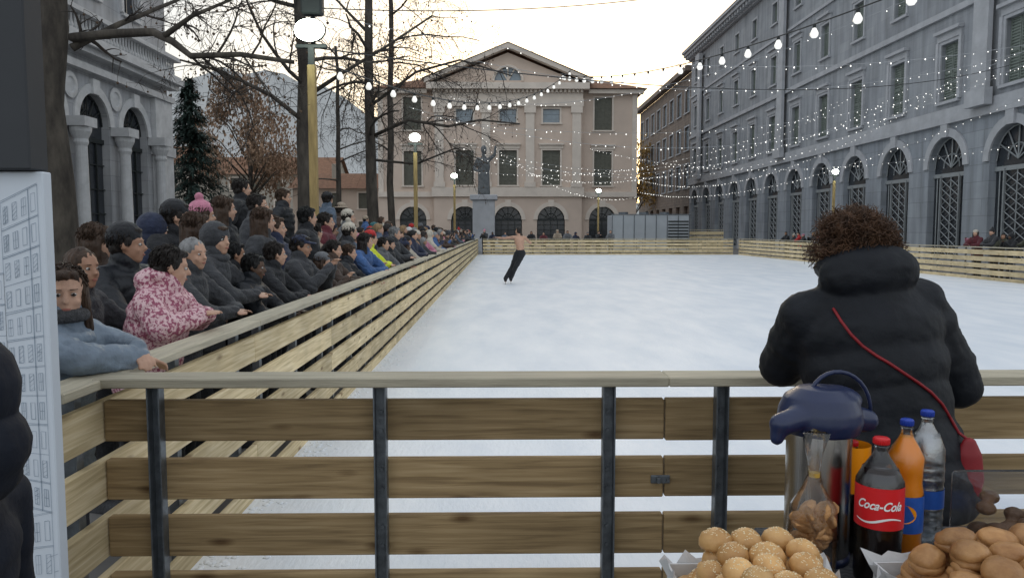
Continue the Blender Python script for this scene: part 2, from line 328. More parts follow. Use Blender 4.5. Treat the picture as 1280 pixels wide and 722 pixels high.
def puffcap(bm,a,b,r0,r1,pitch,sx=1):
    a=Vector(a);b=Vector(b); l=(b-a).length; n=max(1,int(l/pitch))
    cap(bm,a,b,r0*.93,r1*.93,14)
    for i in range(n):
        f=(i+.5)/n; c=a.lerp(b,f); rr=r0+(r1-r0)*f; m=frame(c,b-a).to_3x3(); ell(bm,c,(rr,rr,pitch*.62),m,14,8)
def jacket_mesh(J,vox,t=.03,puff=0,hem=.80,collar=True,flare=.0,hood=False,cuffs=.02,w=1.0,fold=.012,wr=.006):
    bm=bmesh.new(); r=J['R']; T=t
    segs=[(hem,(.165+flare,.13+flare)),(.95,(.165,.125)),(1.1,(.145,.112)),(1.25,(.165,.12)),(1.38,(.175,.115)),(1.47,(.10,.085))]
    piv=Vector((0,0,.93))
    def C(z):
        return Vector((0,0,z)) if z<.93 else piv+r@Vector((0,0,z-.93))
    def rr(z):
        for (a,ra),(b,rb) in zip(segs,segs[1:]):
            if a<=z<=b:
                f=(z-a)/(b-a); return (ra[0]+(rb[0]-ra[0])*f)*w+T,(ra[1]+(rb[1]-ra[1])*f)*w+T
        return segs[-1][1]
    rings=[]; n=40; seg=28
    for i in range(n+1):
        z=hem+(1.47-hem)*i/n; a,b=rr(z); 
        if puff:
            q=abs(math.sin(PI*(z-hem)/puff)); k=.94+.08*q**.5; a*=k;b*=k
        c=C(z); m=r if z>=.93 else Matrix.Identity(3)
        rings.append([bm.verts.new(c+m@Vector((a*math.cos(2*PI*j/seg),b*math.sin(2*PI*j/seg),0))) for j in range(seg)])
    for a,b in zip(rings,rings[1:]):
        for j in range(seg): bm.faces.new((a[j],a[(j+1)%seg],b[(j+1)%seg],b[j]))
    bm.faces.new(rings[0]); bm.faces.new(rings[-1])
    for n_ in 'LR':
        sh,el,wrx=J['sh'+n_],J['el'+n_],J['wr'+n_]; we=wrx+(el-wrx).normalized()*(-cuffs+.02)
        r0,r1,r2=.056+T*.8,.05+T*.7,.034+T*.45
        if puff: puffcap(bm,sh,el,r0,r1,puff); puffcap(bm,el,we,r1,r2,puff)
        else: cap(bm,sh,el,r0,r1,14); cap(bm,el,we,r1,r2,14)
        cap(bm,sh,J['chest'].lerp(J['neck'],.6),r0*.95,.08+T,14)
    if collar:
        a=J['neck']+Vector((0,-.0,-.03)); b=J['neck'].lerp(J['head'].translation,.35)
        cap(bm,a,b,.075+T*.6,.068+T*.5,16)
    if hood:
        k=1.12 if hood==2 else 1
        c=J['neck']+r@Vector((0,-.07,.03)); ell(bm,c,(.14*k,.085*k,.085*k),r); ell(bm,J['neck']+r@Vector((0,-.03,.075)),(.125*k,.10*k,.05),r)
    me=remesh(bm,vox,2,'jacket'); wrinkle(me,wr,9,(1,1,1.6)); wrinkle(me,wr*.5,30)
    if vox<.02 and fold: folds(me,fold*(.5 if puff else 1),6.5)
    return me
def trouser_mesh(J,vox):
    bm=bmesh.new(); ell(bm,J['pelvis']+Vector((0,0,-.02)),(.165,.125,.13))
    for n in 'LR': cap(bm,J['hip'+n],J['knee'+n],.10,.072,14); cap(bm,J['knee'+n],J['ank'+n]+Vector((0,0,.03)),.072,.062,14)
    me=remesh(bm,vox,2,'trousers'); wrinkle(me,.008,10); return me
def shoe_mesh():
    bm=bmesh.new(); cap(bm,(0,-.045,.045),(0,.13,.035),.045,.042,12); box(bm,-.045,.045,-.09,.175,0,.02,.008); cap(bm,(0,-.03,.06),(0,-.03,.12),.045,.045,12); return remesh(bm,.012,1,'shoe')
SH=shoe_mesh()
def strands(hb,n,test,R0,c0,ln=(.03,.07)):
    for k in range(n):
        v=rv(1).normalized()
        if not test(v): continue
        c=Vector((c0[0]+v.x*R0[0],c0[1]+v.y*R0[1],c0[2]+v.z*R0[2])); d=Vector((0,-.35,-1))+rv(.25); d=(d-v*d.dot(v)); 
        if d.length<.1: d=Vector((R.uniform(-1,1),-1,0))
        d.normalize(); l=R.uniform(*ln); e=(d-v*.45).normalized()
        tube(hb,[c,c+d*l*.5+v*.004,c+e*l],[.0035,.0038,.0012],3)
def hair_mesh(kind,vox=.01):
    bm=bmesh.new()
    if kind in('short','long','pony','bald'):
        ell(bm,(0,-.022,.036),(.080,.094,.086)); ell(bm,(0,-.05,-.01),(.072,.06,.07))
        if kind!='bald':
            ell(bm,(0,.045,.083),(.053,.037,.023)); 
            for s in (-1,1): ell(bm,(s*.067,.0,.02),(.016,.038,.04))
    if kind=='long':
        for s in(-1,1): cap(bm,(s*.065,-.01,.02),(s*.078,-.015,-.16),.028,.026,10)
        cap(bm,(0,-.075,.02),(0,-.08,-.2),.055,.05,12,1,1); cap(bm,(-.05,-.06,-.02),(-.05,-.07,-.21),.04,.03); cap(bm,(.05,-.06,-.02),(.05,-.07,-.22),.04,.03)
    if kind=='pony': cap(bm,(0,-.11,.04),(0,-.15,-.02),.03,.032); cap(bm,(0,-.15,-.02),(0,-.13,-.16),.032,.014)
    me=remesh(bm,vox,1,'hair'); wrinkle(me,.006,30,(1,1,.35)); wrinkle(me,.004,70,(1,1,.3))
    if vox<.02 and kind!='bald':
        hb=bmesh.new(); hb.from_mesh(me); strands(hb,420,lambda v: v.y<.55 or v.z>.75,(.082,.096,.088),(0,-.022,.036))
        me=tomesh(hb,'hair',True)
    return me
def hat_mesh(kind,vox=.01,wr=.004):
    bm=bmesh.new()
    if kind in('beanie','pompom'):
        ell(bm,(0,-.02,.06),(.087,.101,.083)); lathe(bm,[(.0,0),(0,.086),(.02,.093),(.045,.093),(.05,0)],Matrix.Translation((0,-.018,.02))@Matrix.Rotation(.12,4,'X'),20,.93,1.08)
        if kind=='pompom': ell(bm,(0,-.03,.165),(.038,.038,.036))
    if kind=='cap':
        ell(bm,(0,-.02,.055),(.084,.098,.073)); ell(bm,(0,.09,.045),(.065,.07,.011)); 
    if kind=='hood':
        ell(bm,(0,-.03,.03),(.108,.115,.115)); ell(bm,(0,-.06,-.07),(.10,.085,.08)); ell(bm,(0,-.02,-.13),(.11,.10,.05))
    if kind=='brim':
        ell(bm,(0,-.01,.06),(.09,.1,.08)); ell(bm,(0,-.01,.04),(.13,.14,.016))
    me=remesh(bm,vox,2,'hat'); wrinkle(me,wr,40,(1,1,.4)); return me
HAIR={k:hair_mesh(k) for k in('short','long','pony','bald')}; HAT={k:hat_mesh(k) for k in('beanie','pompom','cap','hood','brim')}
HAT['smoothhood']=hat_mesh('hood',.008,.0012)
HAIRF={k:hair_mesh(k,.028) for k in('short','long','pony','bald')}; HATF={k:hat_mesh(k,.022) for k in('beanie','pompom','cap','hood','brim')}
bm=bmesh.new(); ell(bm,(0,0,0),(.0112,.0112,.0085),Matrix.Rotation(0,3,'X'),12,10); EYE=tomesh(bm,'eye',True)
EYE.materials.append(None);EYE.materials.append(None)
for p in EYE.polygons:
    if p.center.y>.0072: p.material_index=1
bm=bmesh.new(); ell(bm,(0,0,.002),(.019,.005,.0028),seg=10,n=6); ell(bm,(0,0,-.003),(.016,.005,.003),seg=10,n=6); LIP=tomesh(bm,'lips',True)
bm=bmesh.new(); cap(bm,(-.015,0,0),(.014,.002,.003),.0019,.0013,6); BROW=tomesh(bm,'brow',True)
def proto(J,vox=.012,**k):
    return dict(J=J,body=body_mesh(J,vox),jacket=jacket_mesh(J,vox*1.1,**k),trousers=trouser_mesh(J,vox*1.4),far=vox>.02)
def person(P,loc,rz,H,label,jm='c_black',tm='c_black',skin='skin',hair='short',hm='h_dark',hat=None,hatm=None,group=None,eyes=True,jname='jacket',scarf=None,loc_z=0):
    t=thing('person',label,'person',loc,rz,group,H/1.75); J=P['J']; far=P['far']
    obj('body',P['body'],M[skin],t)
    if P.get('jacket'): obj(jname,P['jacket'],M[jm],t)
    obj('trousers',P['trousers'],M[tm],t)
    if not far:
        for n in 'LR':
            a=J['ank'+n]; obj('shoe',SH,M['c_charcoal'],t,loc=(a.x,a.y,a.z-.08))
    if hair: obj('hair',(HAIRF if far else HAIR)[hair] if isinstance(hair,str) else hair,M[hm],t,mw=J['head'])
    if hat: obj('hat',(HATF if far else HAT)[hat],M[hatm],t,mw=J['head'])
    if scarf:
        bm=bmesh.new(); c=J['neck'].lerp(J['head'].translation,.25)
        for k in range(14):
            a=2*PI*k/14; ell(bm,c+Vector((.085*math.cos(a),.085*math.sin(a),0)),(.04,.04,.035),seg=8,n=6)
        obj('scarf',remesh(bm,.014,2,'scarf'),M[scarf],t)
    if eyes and not far:
        for s in(-1,1):
            obj('eye',EYE,[M['eye'],M['iris']],t,mw=J['head']@Matrix.Translation((s*.029,.0742,.003)))
            obj('eyebrow',BROW,M[hm],t,mw=J['head']@Matrix.Translation((s*.031,.0845,.024))@Matrix.Rotation(0 if s>0 else PI,4,'Z'))
        obj('lips',LIP,M['lips'],t,mw=J['head']@Matrix.Translation((0,.0875,-.058)))
    return t
NP={'rail':proto(joints(.18,'rail',.5)), 'rail2':proto(joints(.14,'rail2',.15,.1),puff=.085,t=.04), 'railR':proto(joints(.16,'rail',-.4)),
    'pocket':proto(joints(.02,'pocket',.6),hem=.72), 'phone':proto(joints(.05,'phone',.1,.1)),'pocket2':proto(joints(.02,'pocket',.2),puff=.09,t=.045)}
FP={'rail':proto(joints(.18,'rail',.4),.032), 'rail2':proto(joints(.12,'rail2',0),.032,t=.045),'pocket':proto(joints(.0,'pocket',.4),.032,hem=.7),'phone':proto(joints(.05,'phone',.1),.032)}
gj=joints(.12,'rail',-1.05,.08,rail=1.33); gj['elR']=Vector((.20,.26,1.36)); gj['wrR']=Vector((-.02,.40,1.33)); gj['hdR']=Vector((-.8,.5,-.35)); gj['elL']=Vector((-.22,.22,1.34)); gj['wrL']=Vector((-.04,.38,1.36)); gj['hdL']=Vector((.6,.6,-.3))
gp=proto(gj,.0085,puff=.075,t=.042)
pj=joints(.20,'rail',.45,.15,rail=1.31)
for n_,s_ in (('L',-1),('R',1)): pj['el'+n_]=Vector((s_*.24,.20,1.28)); pj['wr'+n_]=Vector((s_*.06,.33,1.33)); pj['hd'+n_]=Vector((-s_*.7,.5,.2))
pp=proto(pj,.0095,puff=.085,t=.045,hood=True)
# skater
J=joints(0,'down')
J['pelvis']=Vector((.43,0,.93)); J['hipL']=Vector((.35,0,.90)); J['hipR']=Vector((.50,0,.90)); J['kneeL']=Vector((.20,.06,.50)); J['ankL']=Vector((.0,-.02,.13)); J['kneeR']=Vector((.30,-.08,.50)); J['ankR']=Vector((.16,.06,.14))
J['R']=Matrix.Rotation(-.12,3,'Y')@Matrix.Rotation(-.15,3,'X'); 
J['waist']=Vector((.43,.02,1.07)); J['chest']=Vector((.41,.04,1.25)); J['neck']=Vector((.39,.07,1.42)); J['shL']=Vector((.22,.06,1.37)); J['shR']=Vector((.57,.06,1.36))
J['elL']=Vector((-.02,.14,1.34)); J['wrL']=Vector((-.24,.20,1.36)); J['hdL']=Vector((-1,.2,.1)); J['elR']=Vector((.74,.16,1.20)); J['wrR']=Vector((.66,.36,1.28)); J['hdR']=Vector((-.3,.8,.4))
m=rotz(.6).to_4x4(); m.translation=Vector((.37,.12,1.55)); J['head']=m
sp=dict(J=J,body=body_mesh(J,.014),trousers=trouser_mesh(J,.016),far=True,jacket=None); SJ=J
# woman
J=joints(.26,'rail',.15,.05,rail=1.21,side=-.10); J['elL']=Vector((-.235,.26,1.22)); J['elR']=Vector((.265,.12,1.17)); J['wrR']=Vector((.18,.38,1.20)); J['wrL']=Vector((-.08,.42,1.22)); J['hdR']=Vector((-.5,.8,0)); J['hdL']=Vector((.5,.8,0))
wp=dict(J=J,body=body_mesh(J,.009),jacket=jacket_mesh(J,.0095,t=.044,puff=.115,hem=.84,hood=2,flare=.02,w=1.04,fold=.0,wr=.004),trousers=trouser_mesh(J,.014),far=False); WJ=J
hb=bmesh.new(); base=bmesh.new(); ell(base,(0,-.03,.035),(.092,.098,.088)); ell(base,(0,-.06,-.03),(.10,.075,.075))
cb=remesh(base,.009,1,'hair'); wrinkle(cb,.012,22)
hb.from_mesh(cb)
for k in range(3400):
    v=rv(1).normalized()
    if v.y>.45 and v.z<.5: continue
    cl=noise.noise(v*2.6)*.014
    c=Vector((v.x*(.104+cl),-.04+v.y*(.104+cl),.018+v.z*(.096+cl)))
    if v.z<.1: c.x*=1.2; c.z-=.01
    d=(v*.8+Vector((0,0,-.35))+rv(.6)).normalized(); mm=frame(c,d); ph0=R.uniform(0,6); rr=R.uniform(.004,.013); ln=R.uniform(.03,.075); tn=R.uniform(.5,1.3)
    tube(hb,[mm@Vector((rr*math.cos(ph0+tn*2*PI*q/8),rr*math.sin(ph0+tn*2*PI*q/8),ln*(q/8-.5))) for q in range(9)],R.uniform(.0006,.0014),3)
WH=tomesh(hb,'hair',True)
J=joints(-.15,'down',0,.1); cp=dict(J=J,body=body_mesh(J,.012),jacket=jacket_mesh(J,.012,t=.004,hood=False,fold=.004,wr=.002),trousers=trouser_mesh(J,.016),far=False)
bm=bmesh.new(); cap(bm,(-.2,0,4.5),(-.16,0,6),.24,.3); cap(bm,(.22,.1,4.5),(.16,0,6),.24,.3); ell(bm,(0,0,6.6),(.5,.36,.8)); cap(bm,(0,.1,4.6),(0,0,6.8),.5,.4); cap(bm,(-.45,0,7.15),(-.75,-.2,6.4),.17,.14); cap(bm,(-.75,-.2,6.4),(-.4,-.5,6.2),.14,.1); cap(bm,(.45,0,7.15),(.85,-.1,7.5),.17,.13); cap(bm,(.85,-.1,7.5),(.9,-.2,8.1),.13,.1); cap(bm,(0,0,7.3),(0,0,7.6),.16,.15); ell(bm,(0,0,7.9),(.24,.28,.33)); cap(bm,(0,.35,4.5),(0,.25,7.1),.45,.3)
STAT=remesh(bm,.07,2,'statue')
bm=bmesh.new(); lathe(bm,[(-.085,0),(-.08,.05),(-.03,.062),(.04,.05),(.085,.022),(.09,0)],None,18,.75,.45); POUCH=remesh(bm,.006,2,'pouch')
bm=bmesh.new(); lathe(bm,[(.300,0),(.302,.088),(.33,.096),(.355,.093),(.385,.080),(.405,.05),(.412,0)],None,28); cap(bm,(0,-.02,.355),(-.125,-.05,.335),.036,.026,14); cap(bm,(-.125,-.05,.335),(-.135,-.052,.305),.024,.016,12); ell(bm,(.03,0,.375),(.07,.06,.035)); cap(bm,(.0,0,.345),(.12,.0,.322),.045,.028,14)
PUMP=remesh(bm,.005,2,'lid')
bm=bmesh.new()
for k in range(34): ell(bm,(R.uniform(-.085,.085),R.uniform(-.06,.06),.02+R.uniform(0,.13)),(.024,.022,.016),seg=9,n=6)
PAST=remesh(bm,.006,1,'pastries')
# ---------------- ground, ice
bm=bmesh.new(); bmesh.ops.create_grid(bm,x_segments=1,y_segments=1,size=1500); struct('ground',bm,M['pave'])
bm=bmesh.new(); box(bm,-1.44,15.5,2.83,49.9,0.01,.10); struct('ice_rink_surface',bm,M['ice'])
bm=bmesh.new(); box(bm,-6.0,-3.05,8.5,24,0.004,.45,.02); struct('stone_platform',bm,M['pave'])
bm=bmesh.new()
for i in range(2200):
    y=3+46*R.random()**1.5; x=-1.42+abs(R.gauss(0,.11)); s=R.uniform(.004,.016)
    ell(bm,(x,y,.10),(s*1.5,s*1.8,s*.5),seg=5,n=4)
o=obj('snow_shavings',bm,M['ice'],smooth=True); tag(o,'loose shaved snow gathered along the foot of the left boards','snow',kind='stuff')
# ---------------- fences
L=2.04
def panel_mesh(seed):
    r=random.Random(seed); bm=bmesh.new()
    for i in range(5):
        z=.905-.214*i; box(bm,.003,L-.002,.0,.035,z+r.uniform(-.004,.003),z+.15+r.uniform(-.004,.003),.004)
    return tomesh(bm,'slats')
pm=[panel_mesh(i) for i in range(4)]
bm=bmesh.new(); box(bm,0.0,L-.0005,-.07,.07,1.115,1.149,.004); railm=tomesh(bm,'rail')
bm=bmesh.new(); box(bm,-.023,.023,-.006,-.001,0.0,1.113,.001); box(bm,-.023,-.018,-.045,-.006,0.0,1.113); box(bm,.018,.023,-.045,-.006,0,1.113)
for i in range(5):
    for dz in (.04,.11): lathe(bm,[(0,0.0),(0,.008),(.006,.008),(.006,0)],frame((0,-.006,.905-.214*i+dz),(0,-1,0)),6)
postm=tomesh(bm,'post')
bm=bmesh.new(); box(bm,-.02,.05,-.012,-.003,.745,.775,.002); box(bm,.0,.012,-.03,-.012,.75,.77,.002); lathe(bm,[(0,0),(0,.006),(.02,.006),(.02,0)],frame((.04,-.012,.76),(0,-1,0)),8); latchm=tomesh(bm,'latch')
def fence_panel(loc,rz,label,group,near=False,i=0):
    t=thing('barrier_panel',label,'fence',loc,rz,group)
    obj('slat_panel',pm[i%4],M['wood_near_shaded'] if near else M['wood_far'],t)
    obj('top_rail',railm,M['rail'],t)
    for x in (.20,1.005,1.83): obj('post',postm,M['steel'],t,loc=(x,0,0))
    if near or i%3==0: obj('latch',latchm,M['steel'],t,loc=(L-.03,0,0))
    return t
ords=['first','second','third','fourth','fifth','sixth','seventh','eighth','ninth','tenth','eleventh','twelfth','thirteenth','fourteenth','fifteenth','sixteenth','seventeenth','eighteenth','nineteenth','twentieth','21st','22nd','23rd','24th','25th','26th','27th','28th','29th','30th']
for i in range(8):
    fence_panel((-1.437+i*L,2.76,0),0,ords[i].capitalize()+' slatted panel from the left of the shade-darkened near barrier','slatted panels of the near barrier',True,i)
for i in range(24):
    fence_panel((-1.475,2.46+(i+1)*L,-.004),-PI/2,'Pale wooden panel of the left barrier, '+ords[i]+' from the near corner','slatted panels of the left barrier',False,i)
for i in range(8):
    fence_panel((-1.2+(i+1)*L+.1,49.98,0),PI,'Pale wooden panel of the far barrier, '+ords[i]+' from its left end','slatted panels of the far barrier',False,i)
for i in range(23):
    fence_panel((15.54,2.80+i*L,0),PI/2,'Pale wooden panel of the right barrier, '+ords[22-i]+' from the far corner','slatted panels of the right barrier',False,i+1)
for i in range(2):
    tt=fence_panel((12.4+(i+1)*L,56.5,0),PI,'Taller wooden panel beyond the far right corner of the rink, '+('left' if i==0 else 'right')+' one','taller panels beyond the far barrier',False,i); tt.scale=(1,1,1.5)
# ---------------- facades
def arch(cx,w,z0,zs,n=14): return [(cx-w,z0),(cx+w,z0)]+[(cx+w*math.cos(PI*i/n),zs+w*math.sin(PI*i/n)) for i in range(n+1)]
def rect(cx,w,z0,z1): return [(cx-w,z0),(cx+w,z0),(cx+w,z1),(cx-w,z1)]
def cell(bm,x0,x1,z0,z1,hole=None,depth=.35,y=0,mi=0):
    out=[(x0,z0),(x1,z0),(x1,z1),(x0,z1)]
    if not hole:
        f=bm.faces.new([bm.verts.new((a,y,b)) for a,b in out]); f.material_index=mi; return
    polys=[[Vector((a,b,0)) for a,b in out],[Vector((a,b,0)) for a,b in hole]]
    vs=[bm.verts.new((a,y,b)) for a,b in out+hole]
    for t in tessellate_polygon(polys):
        try: f=bm.faces.new([vs[k] for k in t]); f.material_index=mi
        except ValueError: pass
    hv=vs[4:]; bk=[bm.verts.new((a,y+depth,b)) for a,b in hole]
    for k in range(len(hole)):
        j=(k+1)%len(hole); f=bm.faces.new((hv[k],hv[j],bk[j],bk[k])); f.material_index=mi
def fill(bm,pts,y,mi=0):
    f=bm.faces.new([bm.verts.new((a,y,b)) for a,b in pts]); f.material_index=mi
def win_rect(w,h,hood=0,shut=True):
    a=bmesh.new(); s=.16
    box(a,-w-s,-w,-.07,.0-.002,0,h+s); box(a,w,w+s,-.07,-.002,0,h+s); box(a,-w,w,-.07,-.002,h,h+s); box(a,-w-s-.08,w+s+.08,-.16,-.002,-.14,-.001)
    if hood: box(a,-w-.35,w+.35,-.3,-.002,h+.5,h+.66); box(a,-w-.28,w+.28,-.12,-.002,h+s+.001,h+.5)
    if hood>1:
        for sx in (-1,1): box(a,sx*(w+.25)-.1,sx*(w+.25)+.1,-.14,-.002,.0,h+.15)
    b=bmesh.new(); box(b,-w+.001,w-.001,.22,.25,.001,h-.001)
    if shut:
        n=int(h/.13)
        for sx in (-1,1):
            x0,x1=(-w+.05,-.03) if sx<0 else (.03,w-.05)
            for k in range(n): 
                z=.06+k*(h-.1)/n; box(b,x0+.05,x1-.05,.17,.215,z,z+.06)
            for q in (x0,x1-.05): box(b,q,q+.05,.15,.218,.03,h-.03)
            for q in (.03,h*.5,h-.08): box(b,x0,x1,.152,.219,q,q+.06)
    else:
        box(b,-.03,.03,.16,.218,0.01,h-.01); box(b,-w+.01,w-.01,.165,.217,h*.62,h*.62+.06)
    return tomesh(a,'surround'),tomesh(b,'leaf')
def add_window(par,ms,cx,z,mt,ml,name='window',leaf='shutter'):
    f=obj(name,ms[0],mt,par,loc=(cx,0,z)); obj(leaf,ms[1],ml,f); return f
def arch_win(w,z0,zs,lattice,trans):
    a=bmesh.new(); n=14
    for i in range(n):
        t0,t1=PI*i/n,PI*(i+1)/n
        pts=[(r*math.cos(t),zs+r*math.sin(t)) for r,t in ((w,t0),(w,t1),(w+.4,t1),(w+.4,t0))]
        v0=[a.verts.new((x,-.09,z)) for x,z in pts]; v1=[a.verts.new((x,-.002,z)) for x,z in pts]
        a.faces.new(v0); a.faces.new((v0[0],v0[3],v1[3],v1[0])); a.faces.new((v0[2],v0[3],v1[3],v1[2])); a.faces.new((v0[0],v0[1],v1[1],v1[0]))
    box(a,-.28,.28,-.2,-.003,zs+w-.05,zs+w+.6)
    b=bmesh.new(); fill(b,arch(0,w,z0,zs),.34)
    g=bmesh.new()
    box(g,-w,w,.24,.33,trans-.1,trans+.1)
    for k in range(1,6):
        t=PI*k/6; cap(g,(0,.29,max(trans,zs)),(w*.97*math.cos(t),.29,max(trans,zs)+w*.97*math.sin(t)),.035,.035,5)
    for r in (w*.45,w*.97): tube(g,[Vector((r*math.cos(PI*i/12),.29,max(trans,zs)+r*math.sin(PI*i/12))) for i in range(13)],.035,4)
    if lattice:
        box(g,-w*.55,-w*.5,.2,.3,z0,trans); box(g,w*.5,w*.55,.2,.3,z0,trans)
        k=w*.5; n=int((trans-z0)/.42)
        for i in range(n):
            zz=z0+.15+i*.42
            for q in (-1,0):
                cap(g,(q*k,.27,zz),((q+1)*k,.27,zz+.42),.022,.022,4); cap(g,((q+1)*k,.27,zz),(q*k,.27,zz+.42),.022,.022,4)
        for q in (-w*.78,w*.78,0): cap(g,(q,.29,z0),(q,.29,trans),.03,.03,4)
    else:
        for q in (-w*.5,0,w*.5): box(g,q-.03,q+.03,.26,.33,z0,trans)
        for q in range(1,5): zz=z0+(trans-z0)*q/5; box(g,-w,w,.265,.325,zz,zz+.05)
    return tomesh(a,'ring'),tomesh(b,'pane'),tomesh(g,'grille')
def add_arch(par,ms,cx,mt,mg,mp):
    f=obj('arched_window',ms[0],mt,par,loc=(cx,0,0)); obj('pane',ms[1],mp,f); obj('grille',ms[2],mg,f)
# right grey palace
t=thing('stone_palace','Long grey stone palace with arched ground floor along the right side of the square','building',(22,89.35,0),-PI/2)
bm=bmesh.new(); rb=bmesh.new(); nb=14; W=4.9
for k in range(nb):
    x0=k*W; x1=x0+W; c=x0+W/2
    cell(rb,x0,x1,0,7.0,arch(c,1.5,.25,4.77))
    cell(bm,x0,x1,7.0,12.3,rect(c,.72,8.0,10.8)); cell(bm,x0,x1,12.3,16.8,rect(c,.62,13.3,15.5)); cell(bm,x0,x1,16.8,21.3,rect(c,.55,18.1,19.7))
for q in (0,nb*W):
    fq=[bm.verts.new(v) for v in ((q,0,0),(q,15,0),(q,15,21.3),(q,0,21.3))]; bm.faces.new(fq)
obj('upper_wall',bm,M['stone_r'],t); obj('lower_wall',rb,M['stone_r2'],t)
bm=bmesh.new(); XL=nb*W
box(bm,0,XL,-.22,-.003,6.85,7.2); box(bm,0,XL,-.15,-.003,7.21,7.6); box(bm,0,XL,-.18,-.003,12.1,12.4); box(bm,0,XL,-.12,-.003,16.7,16.9)
box(bm,0,XL,-.35,-.003,20.9,21.3); box(bm,-.1,XL,-.95,-.003,21.31,21.6); box(bm,-.1,XL,-1.15,0,21.61,21.85)
for k in range(int(XL/.8)): box(bm,k*.8+.2,k*.8+.5,-.8,-.36,21.0,21.3)
for k in range(nb):
    x0=k*W; box(bm,x0-.94 if k else 0,x0+.94,-.12,-.004,0,.9)
obj('cornice',bm,M['trim_r'],t)
for yw in (34.9,59.9,84.4):
    bm=bmesh.new(); xx=89.35-yw; box(bm,xx-.55,xx+.55,-.45,-.23,7.61,19.6); box(bm,xx-.75,xx+.75,-.6,-.23,7.25,8.0); box(bm,xx-.8,xx+.8,-.65,-.23,19.6,20.6)
    obj('pilaster',bm,M['trim_r'],t)
bm=bmesh.new(); vs=[bm.verts.new(v) for v in ((-.3,-1.2,21.86),(XL,-1.2,21.86),(XL,8,25),(-.3,8,25))]; bm.faces.new(vs); vs=[bm.verts.new(v) for v in ((-.3,16,21.86),(XL,16,21.86),(XL,8,25),(-.3,8,25))]; bm.faces.new(vs); obj('roof',bm,M['roof'],t)
wA=win_rect(.72,2.8,2); wB=win_rect(.62,2.2,1); wC=win_rect(.55,1.6,0); aR=arch_win(1.5,.25,4.77,True,4.4)
for k in range(nb):
    c=k*W+W/2
    add_arch(t,aR,c,M['trim_r'],M['iron'],M['glass'])
    add_window(t,wA,c,8.0,M['trim_r'],M['shutter_r']); add_window(t,wB,c,13.3,M['trim_r'],M['shutter_r']); add_window(t,wC,c,18.1,M['trim_r'],M['shutter_r'])
t=thing('brick_block','Brown brick building with tall window bands at the far end of the right side street','building',(22.6,125,0),-PI/2)
bm=bmesh.new()
for k in range(8):
    x0=k*4.2
    for z0,z1,a,b in ((0,6,1,4.6),(6,10.5,6.8,9.6),(10.5,15,11.3,14.1),(15,20.3,15.8,18.6)): cell(bm,x0,x0+4.2,z0,z1,rect(x0+2.1,1.1,a,b))
box(bm,0,33.6,.4,14,0,20.3); box(bm,-.3,33.9,-.9,-.003,20.31,20.9)
obj('wall',bm,M['brick_r'],t)
wD=win_rect(1.1,2.8,0,False)
for k in range(8):
    for z in (6.8,11.3,15.8): add_window(t,wD,k*4.2+2.1,z,M['trim_r'],M['glassl'],leaf='pane')
# theatre
t=thing('pediment_theatre','Cream stucco theatre with triangular pediment closing the far end of the square','building',(.78,75,0),0)
for x0,x1,c in ((-12.5,-7.1,-9.2),(7.1,12.5,9.2)):
    bm=bmesh.new(); cell(bm,x0,x1,0,5.0,arch(c,1.3,.2,2.7),y=0); cell(bm,x0,x1,5.0,10.3,rect(c,.85,6.0,9.3)); cell(bm,x0,x1,10.3,15.3,rect(c,.85,11.3,14.4))
    obj('side_wall',bm,M['pink'],t)
bm=bmesh.new(); PA=18.45
for x0,x1,c in ((-7.1,-2.07,-4.14),(-2.07,2.07,0),(2.07,7.1,4.14)):
    cell(bm,x0,x1,0,5.0,arch(c,1.35,.2,2.7),y=-.8,depth=1.1); cell(bm,x0,x1,5.0,10.3,rect(c,.85,6.0,9.3),y=-.8); cell(bm,x0,x1,10.3,15.6,rect(c,.8,11.9,13.2),y=-.8)
for q in (-7.1,7.1): bm.faces.new([bm.verts.new(v) for v in ((q,-.8,0),(q,0,0),(q,0,15.6),(q,-.8,15.6))])
tri=[(-7.1,15.6),(7.1,15.6),(0,PA)]; hole=[(1.3*math.cos(PI*i/12),15.85+1.3*math.sin(PI*i/12)) for i in range(13)]
vs=[bm.verts.new((a,-.8,b)) for a,b in tri+hole]
for q in tessellate_polygon([[Vector((a,b,0)) for a,b in tri],[Vector((a,b,0)) for a,b in hole]]):
    try:bm.faces.new([vs[k] for k in q])
    except ValueError:pass
obj('central_wall',bm,M['pink'],t)
bm=bmesh.new()
box(bm,-12.5,-7.11,-.25,-.003,4.9,5.4); box(bm,7.11,12.5,-.25,-.003,4.9,5.4); box(bm,-7.3,7.3,-1.05,-.803,4.9,5.8)
for x in (-6.55,-2.1,2.1,6.55):
    box(bm,x-.42,x+.42,-1.0,-.803,5.81,13.4); box(bm,x-.55,x+.55,-1.1,-.803,12.8,13.4); box(bm,x-.55,x+.55,-1.1,-.803,5.805,6.3)
box(bm,-7.2,7.2,-1.1,-.803,13.41,14.1); box(bm,-7.15,7.15,-.95,-.803,14.11,14.95); box(bm,-7.7,7.7,-1.6,-.803,14.96,15.55)
for k in range(36): box(bm,-7.1+k*.4,-6.9+k*.4,-1.3,-.951,14.7,14.95)
for s in (-1,1):
    a=Vector((s*7.9,0,15.5)); b=Vector((0,0,18.75))
    q=[a,b,b+Vector((0,0,.45)),a+Vector((0,0,.38))]
    v0=[bm.verts.new((p.x,-1.65,p.z)) for p in q]; v1=[bm.verts.new((p.x,-.803,p.z)) for p in q]
    bm.faces.new(v0); bm.faces.new(v1)
    for k in range(4): bm.faces.new((v0[k],v0[(k+1)%4],v1[(k+1)%4],v1[k]))
